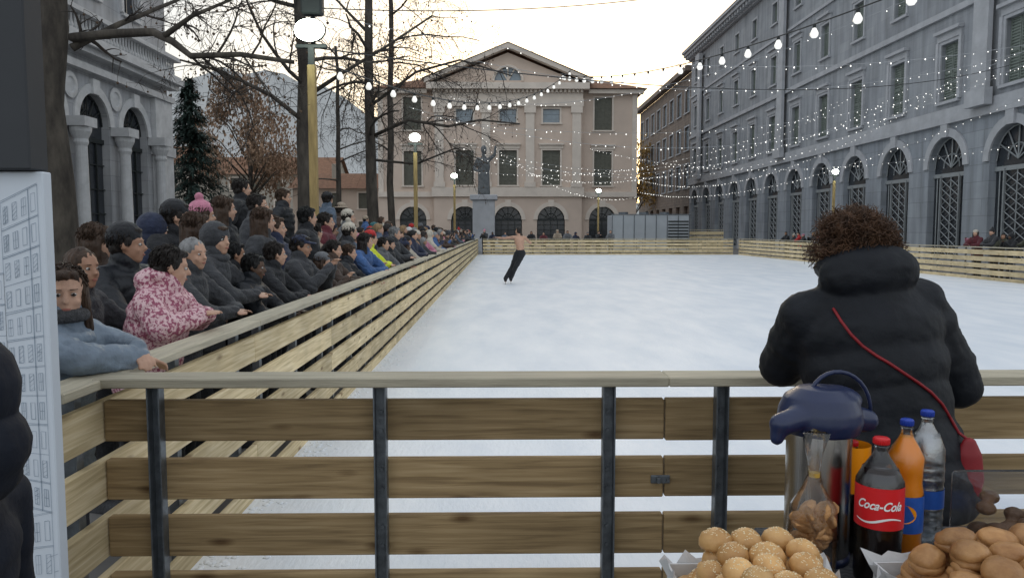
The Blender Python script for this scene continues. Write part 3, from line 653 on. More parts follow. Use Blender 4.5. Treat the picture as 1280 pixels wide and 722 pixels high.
for s in (-1,1):
    x0,x1=sorted((s*7.72,s*13.0)); box(bm,x0,x1,-.7,-.003,14.7,15.1); 
    x0,x1=sorted((s*12.0,s*12.5)); box(bm,x0,x1,-.12,-.003,5.41,14.69)
obj('cornice',bm,M['pinktrim'],t)
bm=bmesh.new()
for s in (-1,1):
    q=[(s*8.1,-1.75,15.9),(0,-1.75,19.25),(0,22,19.25),(s*8.1,22,15.9)]; bm.faces.new([bm.verts.new(v) for v in q])
    q=[(s*13.3,-1.0,15.12),(s*13.3,24,15.12),(s*5,24,17.4),(s*5,4,17.4)]; bm.faces.new([bm.verts.new(v) for v in q])
    q=[(s*13.3,-1.0,15.12),(s*5,4,17.4),(s*5,-1.0,15.12)]; bm.faces.new([bm.verts.new(v) for v in q])
obj('roof',bm,M['roof'],t)
bm=bmesh.new(); box(bm,-12.49,12.49,1.2,22,.02,15.1); obj('rear_block',bm,M['pink'],t)
wE=win_rect(.85,3.3,1); wF=win_rect(.8,1.3,0,False); wG=win_rect(.85,3.1,0); aP=arch_win(1.3,.2,2.7,False,2.7)
for c,y in ((-9.2,0),(9.2,0),(-4.14,-.8),(0,-.8),(4.14,-.8)):
    f=add_window(t,wE,c,6.0,M['pinktrim'],M['shutter']); f.location.y=y
    if y: f=add_window(t,wF,c,11.9,M['pinktrim'],M['glassl'],leaf='pane'); f.location.y=y
    else: f=add_window(t,wG,c,11.3,M['pinktrim'],M['shutter'])
    a=obj('arched_door',aP[0],M['pinktrim'],t,loc=(c,y,0)); obj('pane',aP[1],M['glass'],a); obj('grille',aP[2],M['dark'],a)
bm=bmesh.new(); fill(bm,hole,-.5); obj('lunette_pane',bm,M['glassl'],t)
bm=bmesh.new()
for a in (PI/3,PI/2,2*PI/3): cap(bm,(0,-.6,15.85),(1.25*math.cos(a),-.6,15.85+1.25*math.sin(a)),.07,.07,5)
tube(bm,[Vector((1.4*math.cos(PI*i/12),-.83,15.8+1.4*math.sin(PI*i/12))) for i in range(13)],.14,5)
obj('lunette_frame',bm,M['pinktrim'],t)
# left pale palace
t=thing('arcade_palace','Pale stone palace with tall columned arches at the left edge of the square','building',(-18,13.6,0),PI/2)
bm=bmesh.new(); LW=3.8
for k in range(7):
    x0=k*LW; c=x0+1.9+.3
    cell(bm,x0+.3,x0+LW+.3,0,9.2,arch(c,1.3,.2,6.4),depth=.7); cell(bm,x0+.3,x0+LW+.3,11.2,18,rect(c,.7,12.0,15.6),depth=.5)
cell(bm,0,.3,0,9.2); cell(bm,0,.3,11.2,18); cell(bm,7*LW+.3,28.9,0,9.2); cell(bm,7*LW+.3,28.9,11.2,18); cell(bm,0,28.9,9.2,11.2,y=.02)
bm.faces.new([bm.verts.new(v) for v in ((28.9,0,0),(28.9,16,0),(28.9,16,18),(28.9,0,18))])
obj('wall',bm,M['white_l'],t)
bm=bmesh.new(); box(bm,-.2,29.1,-.35,-.003,8.5,8.8); box(bm,-.2,29.2,-.55,.0,9.2,9.45); box(bm,-.2,29.3,-.8,.0,9.46,9.75); box(bm,-.2,29.2,-.7,-.1,10.7,10.9); box(bm,-.2,29.2,-.7,-.1,9.76,9.9)
for k in range(100):
    lathe(bm,[(9.9,.05),(10.1,.1),(10.3,.06),(10.5,.05),(10.7,.08)],Matrix.Translation((.1+k*.29,-.4,0)),6)
box(bm,-.2,29.3,-.8,0,17.4,18.2); box(bm,26.9,28.9,-.25,-.003,0,8.49); box(bm,26.75,29.05,-.35,-.004,0,1.2); box(bm,26.75,29.05,-.33,-.004,5.6,6.1)
obj('cornice',bm,M['white_t'],t)
bm=bmesh.new(); lathe(bm,[(0,.0),(0,.34),(.3,.36),(.5,.28),(5.2,.24),(5.35,.3),(5.5,.28),(5.8,.42),(6.0,.44),(6.0,0)],None,16); box(bm,-.5,.5,-.45,.4,6.0,6.4); colm=tomesh(bm,'col',False)
bm=bmesh.new(); lathe(bm,[(0,0),(0,.5),(.1,.55),(.12,.35),(.06,.3),(.06,0)],frame((0,-.003,7.75),(0,-1,0)),18); medm=tomesh(bm,'med')
aL=arch_win(1.3,.2,6.4,False,5.7); wH=win_rect(.7,3.6,2,False)
for k in range(8):
    obj('column',colm,M['white_t'],t,loc=(.3+k*LW,-.42,0))
    if k<7:
        c=k*LW+2.2; add_arch(t,aL,c,M['white_t'],M['dark'],M['glass']); add_window(t,wH,c,12.0,M['white_t'],M['glass'],leaf='pane'); obj('medallion',medm,M['white_t'],t,loc=(.3+k*LW,0,0))
# far houses
def house(x0,x1,Y,eave,ridge,wm,label,nx,rows):
    t=thing('town_house',label,'house',(x0,Y,0),0); w=x1-x0
    bm=bmesh.new(); cw=w/nx; hh=eave/rows
    for i in range(nx):
        for j in range(rows): cell(bm,i*cw,(i+1)*cw,j*hh,(j+1)*hh,rect(i*cw+cw/2,.55,j*hh+.9,j*hh+hh-.6),depth=.2)
    for q in (0,w): bm.faces.new([bm.verts.new(v) for v in ((q,0,0),(q,10,0),(q,10,eave),(q,5,ridge-.1),(q,0,eave))])
    obj('wall',bm,wm,t)
    bm=bmesh.new(); bm.faces.new([bm.verts.new(v) for v in ((-.5,-.7,eave-.1),(w+.5,-.7,eave-.1),(w+.5,5,ridge),(-.5,5,ridge))]); bm.faces.new([bm.verts.new(v) for v in ((-.5,10.7,eave-.1),(w+.5,10.7,eave-.1),(w+.5,5,ridge),(-.5,5,ridge))])
    rf=obj('roof',bm,M['roof'],t); bm=bmesh.new(); box(bm,w*.3,w*.3+.7,3,3.7,eave,ridge+1,.02); obj('chimney',bm,M['cream'],rf)
    s=win_rect(.55,hh-1.5,0)
    for i in range(nx):
        for j in range(rows): add_window(t,s,i*cw+cw/2,j*hh+.9,M['pinktrim'],M['shutter'])
house(-43,-24,112,9.8,12.6,M['cream'],'Cream house with brown tiled roof seen between the conifer and the middle bare tree',6,3)
house(-24,-11,90,6.6,8.6,M['pink'],'Low pinkish house behind the bare trees left of the theatre',4,2)
house(-70,-46,120,12,15,M['cream'],'Tall cream house far behind the left palace',7,4)
# hills
bm=bmesh.new(); nx=90; grid=[]
prof=[(-420,40),(0,150),(60,175),(150,150),(230,105),(330,88),(420,120),(520,175),(700,250),(1000,262),(1500,262),(1800,262)]
def ph(px):
    for (a,b),(c,d) in zip(prof,prof[1:]):
        if a<=px<=c: return b+(d-b)*(px-a)/(c-a)
    return 262
for i in range(nx+1):
    px=-420+i*2200/nx; Y=900; X=(px-625)/960*Y; top=1.67+(288-ph(px)+noise.fractal(Vector((px*.02,0,0)),1,2,4)*10)/960*Y
    grid.append([bm.verts.new((X*(.75+.25*j/5),Y*(.6+.4*j/5),-2 if j==0 else max(-2,top*(j/5)**1.2+noise.fractal(Vector((px*.03,j,3)),1,2,4)*8*(j/5)))) for j in range(6)])
for a,b in zip(grid,grid[1:]):
    for j in range(5): bm.faces.new((a[j],b[j],b[j+1],a[j+1]))
struct('hills',bm,M['hill'],True)
# ---------------- trees
def grow(tb,cb,sb,p,d,l,r,dep,droop=0,balls=.3,pts=None):
    n=5
    if pts: P=[Vector(q) for q in pts]; n=len(P)-1
    else:
        P=[Vector(p)]; d=Vector(d).normalized()
        for i in range(n):
            d=(d+rv(.16)+Vector((0,0,-droop*.12+(.05 if dep>2 else 0)))).normalized(); P.append(P[-1]+d*l/n)
    rs=[r*(1-.62*i/n) for i in range(n+1)]
    tube(tb if r>.035 else cb,P,rs,7 if r>.1 else (5 if r>.03 else 3))
    if dep<=0:
        if R.random()<balls:
            q=P[-1]; h=R.uniform(.05,.14); cap(sb,q+Vector((0,0,-h)),q+Vector((0,0,-h-.001)),.022,.022,5); tube(cb,[q,q+Vector((0,0,-h))],.003,3)
        return
    for k in range({4:9,3:7,2:6,1:5}[dep]):
        i=min(n-1,int(R.uniform(.25 if dep>2 else .1,1)*n)); f=R.random(); q=P[i].lerp(P[i+1],f); a=(P[i+1]-P[i]).normalized()
        sd=rv(1); sd=(sd-a*sd.dot(a)).normalized(); nd=(a*.55+sd*.85+Vector((0,0,.12))).normalized()
        grow(tb,cb,sb,q,nd,l*R.uniform(.4,.65),max(rs[i]*.5,.006),dep-1,droop,balls)
def bare_tree(label,base,h,r,limbs,lean=(0,0),n=9,dep=3,z0=3.6,ll=3.6,droop=.8,balls=.3):
    t=thing('plane_tree',label,'tree',base,0); tb=bmesh.new();cb=bmesh.new();sb=bmesh.new()
    P=[Vector((lean[0]*i/8+R.gauss(0,.04),lean[1]*i/8+R.gauss(0,.04),h*i/8)) for i in range(9)]; P[0]=Vector((0,0,0))
    rs=[r*(1.25 if i==0 else 1-.07*i) for i in range(9)]
    tube(tb,P,rs,16)
    for k in range(n):
        z=z0+(h-z0)*(k+R.random()*.7)/n; i=min(7,int(z/h*8)); q=P[i].lerp(P[i+1],z/h*8-i); a=R.uniform(0,2*PI)+k*2.4
        grow(tb,cb,sb,q,(math.cos(a),math.sin(a),.45),ll*R.uniform(.75,1.15),r*.28,dep,droop,balls)
    for pts,rr,dd in limbs: grow(tb,cb,sb,None,None,(Vector(pts[-1])-Vector(pts[0])).length*.55,rr,dd,droop,balls,pts=[Vector(p)-Vector(base) for p in pts])
    obj('trunk',tb,M['bark'],t,True)
    c=obj('crown',cb,M['twig'],t); obj('seed_balls',sb,M['seed'],c)['kind']='stuff'
b1=at(76,300,13); b1.z=0
bare_tree('Thick dark tree trunk beside the drawing panel at the left edge of the photo',b1,10,.30,[
 ([at(90,47,13),at(140,42,12.6),at(190,40,12.2),at(215,52,12),at(238,70,11.8),at(300,68,11.8),at(368,78,12)],.085,3),
 ([at(90,60,13),at(150,30,13.4),at(235,-5,14)],.07,2),([at(205,45,12),at(240,20,12),at(300,-5,12)],.05,2)],n=6,z0=6.5,dep=2)
b2=at(381,300,19); b2.z=0
bare_tree('Bare tree with straight dark trunk right behind the tall yellow lamp pole',b2,11,.20,[
 ([at(378,150,19),at(340,120,18.5),at(300,100,18),at(262,85,18),at(225,75,18)],.06,3),([at(384,120,19),at(430,90,18.5),at(480,60,18),at(540,20,18)],.06,3)],n=7,z0=4.8,ll=3.2)
b3=at(466,300,27); b3.z=0
bare_tree('Slender bare tree standing left of the theatre, nearer of the close pair',b3,13,.22,[
 ([at(466,170,27),at(510,150,26.5),at(560,158,26),at(600,150,26),at(650,155,26)],.07,3),([at(466,130,27),at(520,90,26.5),at(575,75,26),at(640,95,26)],.06,3),([at(468,200,27),at(520,205,27),at(570,185,26),at(610,205,26)],.05,3)],n=9,z0=4.5,ll=3.6)
b4=at(490,300,34); b4.z=0
bare_tree('Thinner bare tree just right of the close pair, behind the second lamp pole',b4,15,.17,[],n=9,z0=5,ll=3.6,balls=.25)
b5=at(425,300,40); b5.z=0
bare_tree('Small bare tree far back between the middle and the close pair of trees',b5,11,.16,[],n=8,z0=4,ll=3.2,balls=.1,dep=2)
def leaf_tree(label,base,h,cr,lm,nl,name='leafy_tree',low=.3,ls=.22):
    t=thing(name,label,'tree',base); tb=bmesh.new(); cb=bmesh.new()
    tube(tb,[Vector((0,0,h*.7*i/5)) for i in range(6)],[h*.02*(1-.13*i) for i in range(6)],8)
    cl=[]
    for k in range(26):
        a=R.uniform(0,2*PI); z=h*R.uniform(low+.08,.95); rr=cr*math.sqrt(max(.05,1-((z/h-.6)/.45)**2))*R.uniform(.35,.95)
        c=Vector((rr*math.cos(a),rr*math.sin(a),z)); cl.append((c,cr*R.uniform(.18,.34))); tube(tb,[Vector((0,0,z*.6)),c*.6+Vector((0,0,z*.3)),c],[.1,.06,.02],4)
    for k in range(nl):
        c,s=R.choice(cl); p=c+rv(s*.55); m=frame(p,rv(1)); q=ls*R.uniform(.6,1.3)
        cb.faces.new([cb.verts.new(m@Vector(v)) for v in ((-q,0,0),(0,-q*.5,0),(q,0,0),(0,q*.5,0))])
    obj('trunk',tb,M['bark'],t,True); obj('crown',cb,lm,t)
b=at(315,300,82); b.z=0; leaf_tree('Brown-leaved tree rising behind the cream house roof on the left',b,17.5,6,M['brownleaf'],9000,ls=.2)
b=at(793,300,115); b.z=0; leaf_tree('Yellowing tree in the gap between the theatre and the right side street',b,16,5,M['yleaf'],3500)
t=thing('conifer_tree','Dark green conifer standing just right of the pale palace','tree',(at(242,300,58).x,58,0)); tb=bmesh.new(); cb=bmesh.new()
tube(tb,[Vector((0,0,13*i/4)) for i in range(5)],[.3,.24,.18,.1,.03],8)
for k in range(330):
    z=R.uniform(1.2,12.8); l=(13.4-z)*.36*R.uniform(.7,1.15); a=R.uniform(0,2*PI); d=Vector((math.cos(a),math.sin(a),0))
    tip=Vector((0,0,z))+d*l+Vector((0,0,-l*.35)); tube(tb,[Vector((0,0,z)),tip],[.03,.01],3)
    for j in range(30):
        f=R.uniform(.15,1); p=Vector((0,0,z)).lerp(tip,f)+rv(.12); dd=(d+rv(.5)+Vector((0,0,-.5))).normalized(); q=R.uniform(.2,.5); s=dd.cross(Vector((0,0,1))).normalized()*.07
        cb.faces.new([cb.verts.new(v) for v in (p-s,p+s,p+dd*q+s*.3,p+dd*q-s*.3)])
obj('trunk',tb,M['bark'],t); obj('crown',cb,M['pine'],t)
# ---------------- lamps
def lamp(px,py,Y,label,big=False):
    p=at(px,py,Y); x=p.x; hz=p.z
    t=thing('floodlight_pole',label,'lamp',(x,Y,0),0,'floodlights around the rink')
    bm=bmesh.new(); box(bm,-.055,.055,-.055,.055,0,hz-.35,.01); obj('pole',bm,M['pole'],t)
    bm=bmesh.new(); box(bm,-.04,.04,-.04,.04,hz-.349,hz-.1); box(bm,-.22,.22,-.03,.03,hz-.12,hz-.06,.01)
    if big: box(bm,-.15,.15,.0,.2,hz+.36,hz+.66,.03); box(bm,-.09,.10,.0,.16,hz+.67,hz+.95,.03); box(bm,-.03,.03,.10,.14,hz-.06,hz+.66)
    obj('bracket',bm,M['dark'],t)
    k=1.3 if big else 1
    bm=bmesh.new(); lathe(bm,[(-.10,0),(-.10,.155*k),(-.08,.16*k),(.04,.13*k),(.12,.07*k),(.13,0)],frame((0,0,hz+.085*k),(0,1,0)),24,.82,1.1)
    h=obj('lamp_head',bm,M['dark'],t,True)
    bm=bmesh.new(); lathe(bm,[(0,0),(0,.145*k),(.015,.125*k),(.028,0)],frame((0,-.102,hz+.085*k),(0,-1,0)),24,.82,1.1); obj('lens',bm,M['lamp'],h,True)
    ld=bpy.data.lights.new('floodlight','POINT'); ld.energy=22; ld.color=(.85,1,.88); ld.shadow_soft_size=.12
    lo=bpy.data.objects.new('floodlight_glow',ld); col.objects.link(lo); lo.parent=h; lo.location=(0,-.5,hz+.0)
lamp(389,50,11,'Nearest yellow wooden lamp pole with lit floodlight over the left crowd',True)
lamp(519,176,23,'Second yellow lamp pole with lit floodlight on the left, before the close pair of trees')
lamp(568,222,39,'Third and smallest yellow lamp pole on the left, near the statue')
lamp(748,240,51,'Yellow lamp pole with lit floodlight behind the far barrier beside the theatre door')
lamp(1043,217,37,'Yellow lamp pole with lit floodlight behind the right barrier')
# ---------------- strings of light
def sagline(a,b,s,n): return [a.lerp(b,i/n)+Vector((0,0,-4*s*(i/n)*(1-i/n))) for i in range(n+1)]
bm=bmesh.new(); ell(bm,(0,0,0),(.011,.011,.015),seg=6,n=4); ledm=tomesh(bm,'led',True)
bm=bmesh.new(); lathe(bm,[(-.14,0),(-.135,.03),(-.11,.048),(-.085,.05),(-.05,.035),(-.02,.02),(-.02,0)],None,10); blm=tomesh(bm,'bulb',True)
bm=bmesh.new(); lathe(bm,[(-.03,0),(-.03,.022),(.02,.022),(.03,.012),(.03,0)],None,8); skm=tomesh(bm,'socket',True)
def led_string(a,b,s,label,step=.32,n=None):
    a=Vector(a);b=Vector(b); t=thing('light_string',label,'string lights',a,0,'fine light strings over the rink'); P=[q-a for q in sagline(a,b,s,28)]
    bm=bmesh.new(); tube(bm,P,.005,3); obj('cable',bm,M['lcable'],t)
    n=min(95,int((b-a).length/step))
    for i in range(n):
        f=(i+.5+R.uniform(-.3,.3))/n; q=(b-a)*f+Vector((0,0,-4*s*f*(1-f)))+Vector((0,0,-.03+R.uniform(-.03,.03))); o=obj('bulb',ledm,M['led'],t,loc=q); k=R.choice((.7,.9,1,1.35))*(.6+.4*max(.6,min(2.2,(a.y+(b.y-a.y)*f)/26))); o.scale=(k,k,k)
yy=[15,18.5,22,26,30,35,40,45]
for i,Y in enumerate(yy):
    led_string((-2.5,Y+R.uniform(-1,1),R.uniform(5.0,6.4)),(21.7,Y+R.uniform(1,6),R.uniform(8.2,10.5)),R.uniform(1.6,3.2),'Fine string of tiny white lights sagging across the rink, '+ords[i]+' from the camera')
led_string(at(590,160,45),at(800,245,58),1.6,'Fine light string swagged low across the front of the theatre')
led_string(at(800,240,60),at(1290,118,24),1.4,'Fine light string running from the chiller towards the near right palace arches')
led_string(at(735,185,50),at(1290,178,30),1.2,'Lowest fine light string along the right palace arches')
led_string(at(660,215,48),at(1290,60,16),1.5,'Fine light string rising diagonally to the upper right corner')
led_string(at(560,120,28),at(1180,-20,14),1.0,'Fine light string running beside the large bulb festoon')
led_string(at(800,225,60),at(1200,100,33),2.0,'Deeply sagging fine light string close to the right palace facade')
def festoon(a,b,s,n,label,k=1):
    a=Vector(a);b=Vector(b); t=thing('bulb_festoon',label,'string lights',a,0); P=[q-a for q in sagline(a,b,s,30)]
    bm=bmesh.new(); tube(bm,P,.012,4); obj('cable',bm,M['cable'],t)
    for i in range(n):
        f=(i+.5)/n; q=(b-a)*f+Vector((0,0,-4*s*f*(1-f)-.03)); o=obj('socket',skm,M['dark'],t,loc=q); o.scale=(k,k,k); obj('bulb',blm,M['bulb'],o)
festoon(at(405,78,11.2),at(715,86,30),.9,20,'Festoon of round bulbs from the nearest lamp pole towards the theatre roof')
festoon(at(700,92,30),at(1180,-30,9),.5,19,'Festoon of large bulbs rising from the theatre roof to the top right of the photo',1.25)
bm=bmesh.new(); tube(bm,sagline(at(392,10,11),at(930,-20,14),.2,16),.008,4); tag(obj('overhead_wire',bm,M['cable']),'Thin black wire crossing the sky above the theatre','wire')
bm=bmesh.new(); tube(bm,sagline(at(395,60,11),at(1300,70,30),.9,24),.01,4); tag(obj('overhead_wire',bm,M['cable']),'Thin black wire from the nearest lamp pole to the right palace','wire')
# ---------------- chiller & monument
t=thing('chiller_unit','White rink chiller container with framed panels behind the far barrier','machine',(8.0,55,0))
bm=bmesh.new(); box(bm,0,5.6,0,2.3,.15,2.75,.03); obj('casing',bm,M['whitem'],t)
bm=bmesh.new()
for k in range(8): box(bm,k*.79,k*.79+.06,-.03,-.002,.15,2.75)
box(bm,-.03,5.65,-.04,-.003,2.76,2.84)
for k in (.4,4.9): box(bm,k,k+.3,.3,2,0,.149)
obj('frame',bm,M['steel'],t)
bm=bmesh.new()
for j in range(9): box(bm,4.05,5.5,-.035,-.004,.5+j*.22,.6+j*.22)
obj('grille',bm,M['dark'],t)
for k in (1,2.5,4): bm=bmesh.new(); lathe(bm,[(2.85,0),(2.85,.35),(3.0,.35),(3.0,0)],Matrix.Translation((k,1.1,0)),14); obj('fan',bm,M['steel'],t)
mx=at(605,300,60).x
t=thing('statue_monument','Grey stone statue on a tall pedestal in front of the theatre left side','monument',(mx,60,0))
bm=bmesh.new(); box(bm,-1.4,1.4,-1.4,1.4,0,.5,.03); box(bm,-1.1,1.1,-1.1,1.1,.5,1.0,.03); box(bm,-.85,.85,-.85,.85,1.0,4.0,.04); box(bm,-1.05,1.05,-1.05,1.05,4.0,4.4,.04); obj('pedestal',bm,M['trim_r'],t)
obj('statue',STAT,M['bronze'],t)
# ---------------- place people
F0=-PI/2
def pxperson(P,px,py,Y,label,dr=0,**k):
    h=at(px,py,Y); J=P['J']; base=k.pop('base',0); H=(h.z-base)/J['head'].translation.z*1.75; s=H/1.75
    ho=rotz(F0+dr)@Vector((J['head'].translation.x*s,J['head'].translation.y*s,0))
    return person(P,(h.x-ho.x,Y-ho.y,base),F0+dr,H,label,**k)
pxperson(gp,82,366,2.95,'Girl in grey-blue quilted jacket at the barrier corner, face turned to the camera',jm='c_slatep',hair='long',hm='h_brown',scarf='fur',tm='c_navy')
pxperson(NP['railR'],104,336,3.95,'Man with receding grey-brown hair looking right, just behind the girl in grey-blue',skin='skin2',hair='bald',hm='h_brown',jm='c_charcoal')
pxperson(NP['rail'],160,306,4.55,'Man in black knitted beanie and black jacket behind the child in floral pink',hat='beanie',hatm='c_black',jm='c_puff',skin='skin2',dr=-.3)
pxperson(pp,214,334,4.05,'Child in floral pink padded jacket with dark hair, elbows on the left barrier',jm='c_floral',hair='short',hm='h_dark',tm='c_teal')
pxperson(NP['railR'],243,318,5.15,'Man with short grey hair leaning forward right behind the child in floral pink',skin='skin',hair='bald',hm='h_grey',jm='c_charcoal')
pxperson(NP['rail2'],318,334,5.95,'Person with short black hair in black padded jacket resting both arms on the rail',skin='skin3',hair='short',hm='h_black',jm='c_puff')
pxperson(NP['rail'],294,318,6.7,'Dark-haired person in black coat behind the one with both arms on the rail',hair='short',hm='h_black',jm='c_black',skin='skin2')
pxperson(NP['phone'],377,308,7.3,'Man in blue baseball cap and dark jacket holding hands up over the rail',hat='cap',hatm='c_navy',jm='c_charcoal',skin='skin2',dr=-.1)
pxperson(NP['phone'],404,328,8.1,'Woman in grey knitted hat filming over the rail, next to the blue cap',hat='beanie',hatm='c_grey',hair='long',hm='h_brown',jm='c_brown')
pxperson(NP['rail2'],437,316,9.4,'Person with brown hair in black padded jacket stretching arms over the rail',hair='short',hm='h_brown',jm='c_puff')
pxperson(NP['rail'],464,298,11.4,'Child in red woolly hat and high visibility yellow jacket on the left barrier',hat='beanie',hatm='c_red',jm='c_yellow')
pxperson(NP['rail'],222,272,6.3,'Person in black hat and jacket standing behind the grey-haired man',hat='beanie',hatm='c_black',jm='c_black',dr=-.2)
pxperson(NP['pocket'],247,286,5.9,'Brown-haired person in beige coat half hidden behind the grey-haired man',hair='long',hm='h_brown',jm='c_beige')
pxperson(NP['pocket'],122,302,5.0,'Woman with long brown hair partly hidden behind the black beanie',hair='long',hm='h_brown',jm='c_brown')
pxperson(NP['pocket'],254,270,7.4,'Woman in pink woolly hat and grey jacket in the back row',hat='pompom',hatm='c_pink',hair='long',hm='h_brown',jm='c_grey')
pxperson(NP['pocket'],281,262,8.2,'Woman with long dark brown hair in black coat beside the pink woolly hat',hair='long',hm='h_brown',jm='c_black')
pxperson(NP['pocket'],303,236,9.9,'Tallest person on the stone platform, dark hair and black jacket',hair='short',hm='h_dark',jm='c_black',base=.45)
pxperson(NP['pocket2'],323,257,9.2,'Person with dark hair in charcoal padded jacket below the tallest one',hair='short',hm='h_dark',jm='c_charcoal',base=.1)
pxperson(NP['pocket2'],355,247,11.3,'Person with light brown hair and black padded jacket left of the yellow lamp pole',hair='short',hm='h_brown',jm='c_puff',base=.45)
pxperson(NP['pocket'],410,249,13.8,'Man in flat dark cap and grey coat standing right of the yellow lamp pole',hat='cap',hatm='c_charcoal',jm='c_slate',base=.45,dr=.6)
pxperson(NP['pocket2'],436,272,13.2,'Person in cream woolly hat in the back row beyond the lamp pole',hat='beanie',hatm='c_cream',jm='c_grey',base=.1)
pxperson(NP['pocket'],427,262,15.5,'Person in beige fur hat in the back row beyond the lamp pole',hat='brim',hatm='c_beige',jm='c_brown',base=.3)
pxperson(NP['rail'],438,290,10.8,'Person in cream knitted hat just behind the red hat child',hat='pompom',hatm='c_cream',jm='c_charcoal')
pxperson(NP['pocket'],385,272,9.6,'Person with black hair behind the blue baseball cap',hair='short',hm='h_black',jm='c_black')
pxperson(NP['pocket2'],345,285,8.0,'Person with brown hair in navy padded coat behind the blue baseball cap, second row',hair='short',hm='h_brown',jm='c_navy')
pxperson(NP['pocket'],195,288,6.2,'Person in navy hood in the second row right of the black beanie',hat='hood',hatm='c_navy',jm='c_navy')
pxperson(NP['rail'],345,318,6.75,'Short-haired person in black jacket leaning between the padded jacket and the blue cap',hair='short',hm='h_dark',jm='c_black')
pxperson(NP['rail2'],418,312,8.9,'Person with tied dark hair between the grey hat and the stretched arms',hair='pony',hm='h_dark',jm='c_brown')
pxperson(NP['railR'],272,300,5.7,'Person in charcoal hood right behind the grey-haired man',hat='hood',hatm='c_charcoal',hm='h_brown',jm='c_charcoal')
pxperson(NP['pocket'],330,276,7.6,'Person in charcoal coat with brown hair in the middle of the crowd',hair='long',hm='h_brown',jm='c_charcoal')
pxperson(NP['pocket2'],408,278,10.4,'Person in burgundy jacket and dark hair right of the yellow pole',hair='short',hm='h_dark',jm='c_burgundy')
ph_=at(398,347,7.95)
t=thing('phone','Black smartphone held up over the rail beside the grey knitted hat','phone',ph_,-PI/2+.3); bm=bmesh.new(); box(bm,-.075,.075,-.004,.004,-.037,.037,.003); obj('case',bm,M['dark'],t); bm=bmesh.new(); box(bm,-.068,.068,-.0062,-.0045,-.033,.033); obj('screen',bm,M['glassl'],t)
JC=[('black','black'),('c_puff','black'),('charcoal','charcoal'),('navy','navy'),('brown','brown'),('olive','olive'),('grey','grey'),('burgundy','burgundy'),('beige','beige'),('blue','blue'),('pink','pink'),('slate','slate'),('cream','cream'),('red','red')]
JW=[8,6,6,5,4,2,3,2,1.6,1.6,1.5,1.5,1,.8]
HC=[('black','black'),('grey','grey'),('cream','cream'),('red','red'),('pink','pink'),('navy','navy'),('white','white'),('beige','beige'),('teal','teal')]
def rnd_person(x,y,rz,where,group,near,Hr=(1.55,1.78),z=0,poses=('rail','rail2','rail','phone'),idx=None):
    P=(NP if near else FP)[R.choice(poses)]; j=R.choices(JC,JW)[0]; jk=j[0] if j[0].startswith('c_') else 'c_'+j[0]
    hh=R.random(); hat=None;hm=None; hd=R.choices(['dark','brown','black','grey','blond'],[4,4,2,1.5,1])[0]; hair=R.choices(['short','long','pony','bald'],[4,3,1,1])[0]
    hn=hd+' '+{'short':'short hair','long':'long hair','pony':'tied hair','bald':'cropped hair'}[hair]
    if hh<.45:
        k=R.choice(['beanie','pompom','beanie','cap','hood']); c=R.choice(HC); hat=k; hm='c_'+c[0]; hn=c[1]+' '+{'beanie':'knitted hat','pompom':'bobble hat','cap':'peaked cap','hood':'hood'}[k]
        if k=='hood': hm=jk; hn='hood up'
    person(P,(x,y,z),rz,R.uniform(*Hr),'Spectator, '+j[1]+' jacket, '+hn+', '+where,jm=jk,tm=R.choice(['c_black','c_navy','c_charcoal']),skin=R.choices(['skin','skin2','skin3'],[6,3,1])[0],hair=hair,hm='h_'+hd,hat=hat,hatm=hm,group=group,eyes=near)
y=10.3
while y<48.8:
    if not 11<y<11.9: rnd_person(-1.92+R.uniform(-.05,.03),y,F0+R.uniform(-.4,.4),'front row left, %d metres from near corner'%round(y-2.8),'front row at the left barrier',y<15,(1.35,1.76))
    y+=R.uniform(.5,.68)
y=9.9
while y<48.5:
    rnd_person(-2.42+R.uniform(-.1,.1),y,F0+R.uniform(-.5,.4),'second row left, %d metres from near corner'%round(y-2.8),'second row on the left',y<13,(1.62,1.84),poses=('pocket','phone','pocket')); y+=R.uniform(.7,1.05)
y=12.6
while y<34:
    rnd_person(-2.95+R.uniform(-.15,.05),y,F0+R.uniform(-.5,.4),'third row left, %d metres from near corner'%round(y-2.8),'third row on the left',False,(1.68,1.95),poses=('pocket','phone','pocket')); y+=R.uniform(.9,1.4)
for k in range(9):
    rnd_person(-3.7+R.uniform(-.4,.4),14+k*1.1,F0+R.uniform(-.4,.4),ords[k]+' along the stone platform','people standing on the stone platform',False,(1.5,1.8),z=.45,poses=('pocket',))
x=-1.0
while x<7.6:
    rnd_person(x,50.5,PI+R.uniform(-.4,.4),'far barrier, %d metres from its left end'%round(x+1.4),'spectators behind the far barrier',False); x+=R.uniform(.5,.95)
for k in range(14):
    Y=18.5+k*.62+R.uniform(-.15,.15); rnd_person(16.15+R.uniform(0,.5),Y,PI/2+R.uniform(-.4,.4),'right barrier, %s from right edge'%ords[k],'spectators behind the right barrier',False,(1.5,1.8))
for k in range(7):
    Y=38+k*1.0; rnd_person(16.3+R.uniform(0,.5),Y,PI/2+R.uniform(-.4,.4),'right barrier, %s beyond lamp pole'%ords[k],'spectators behind the right barrier',False,(1.4,1.65))
sk=at(634,354,22.6)
t=person(sp,(sk.x-.05,22.6,.10),0,1.75,'Bare-backed figure skater in black trousers gliding on the ice with arms out',tm='c_black',skin='skin',hair='short',hm='h_dark')
for n in 'LR':
    a=SJ['ank'+n]; bm=bmesh.new(); cap(bm,(0,-.03,-.02),(0,.11,-.05),.045,.035,10); cap(bm,(0,-.02,0),(.02,-.02,.10),.05,.05,10); box(bm,-.004,.004,-.1,.17,-.128,-.09); obj('ice_skate',bm,M['c_black'],t,loc=a)
hp=at(1058,312,2.42); s=hp.z/WJ['head'].translation.z; rzw=.08
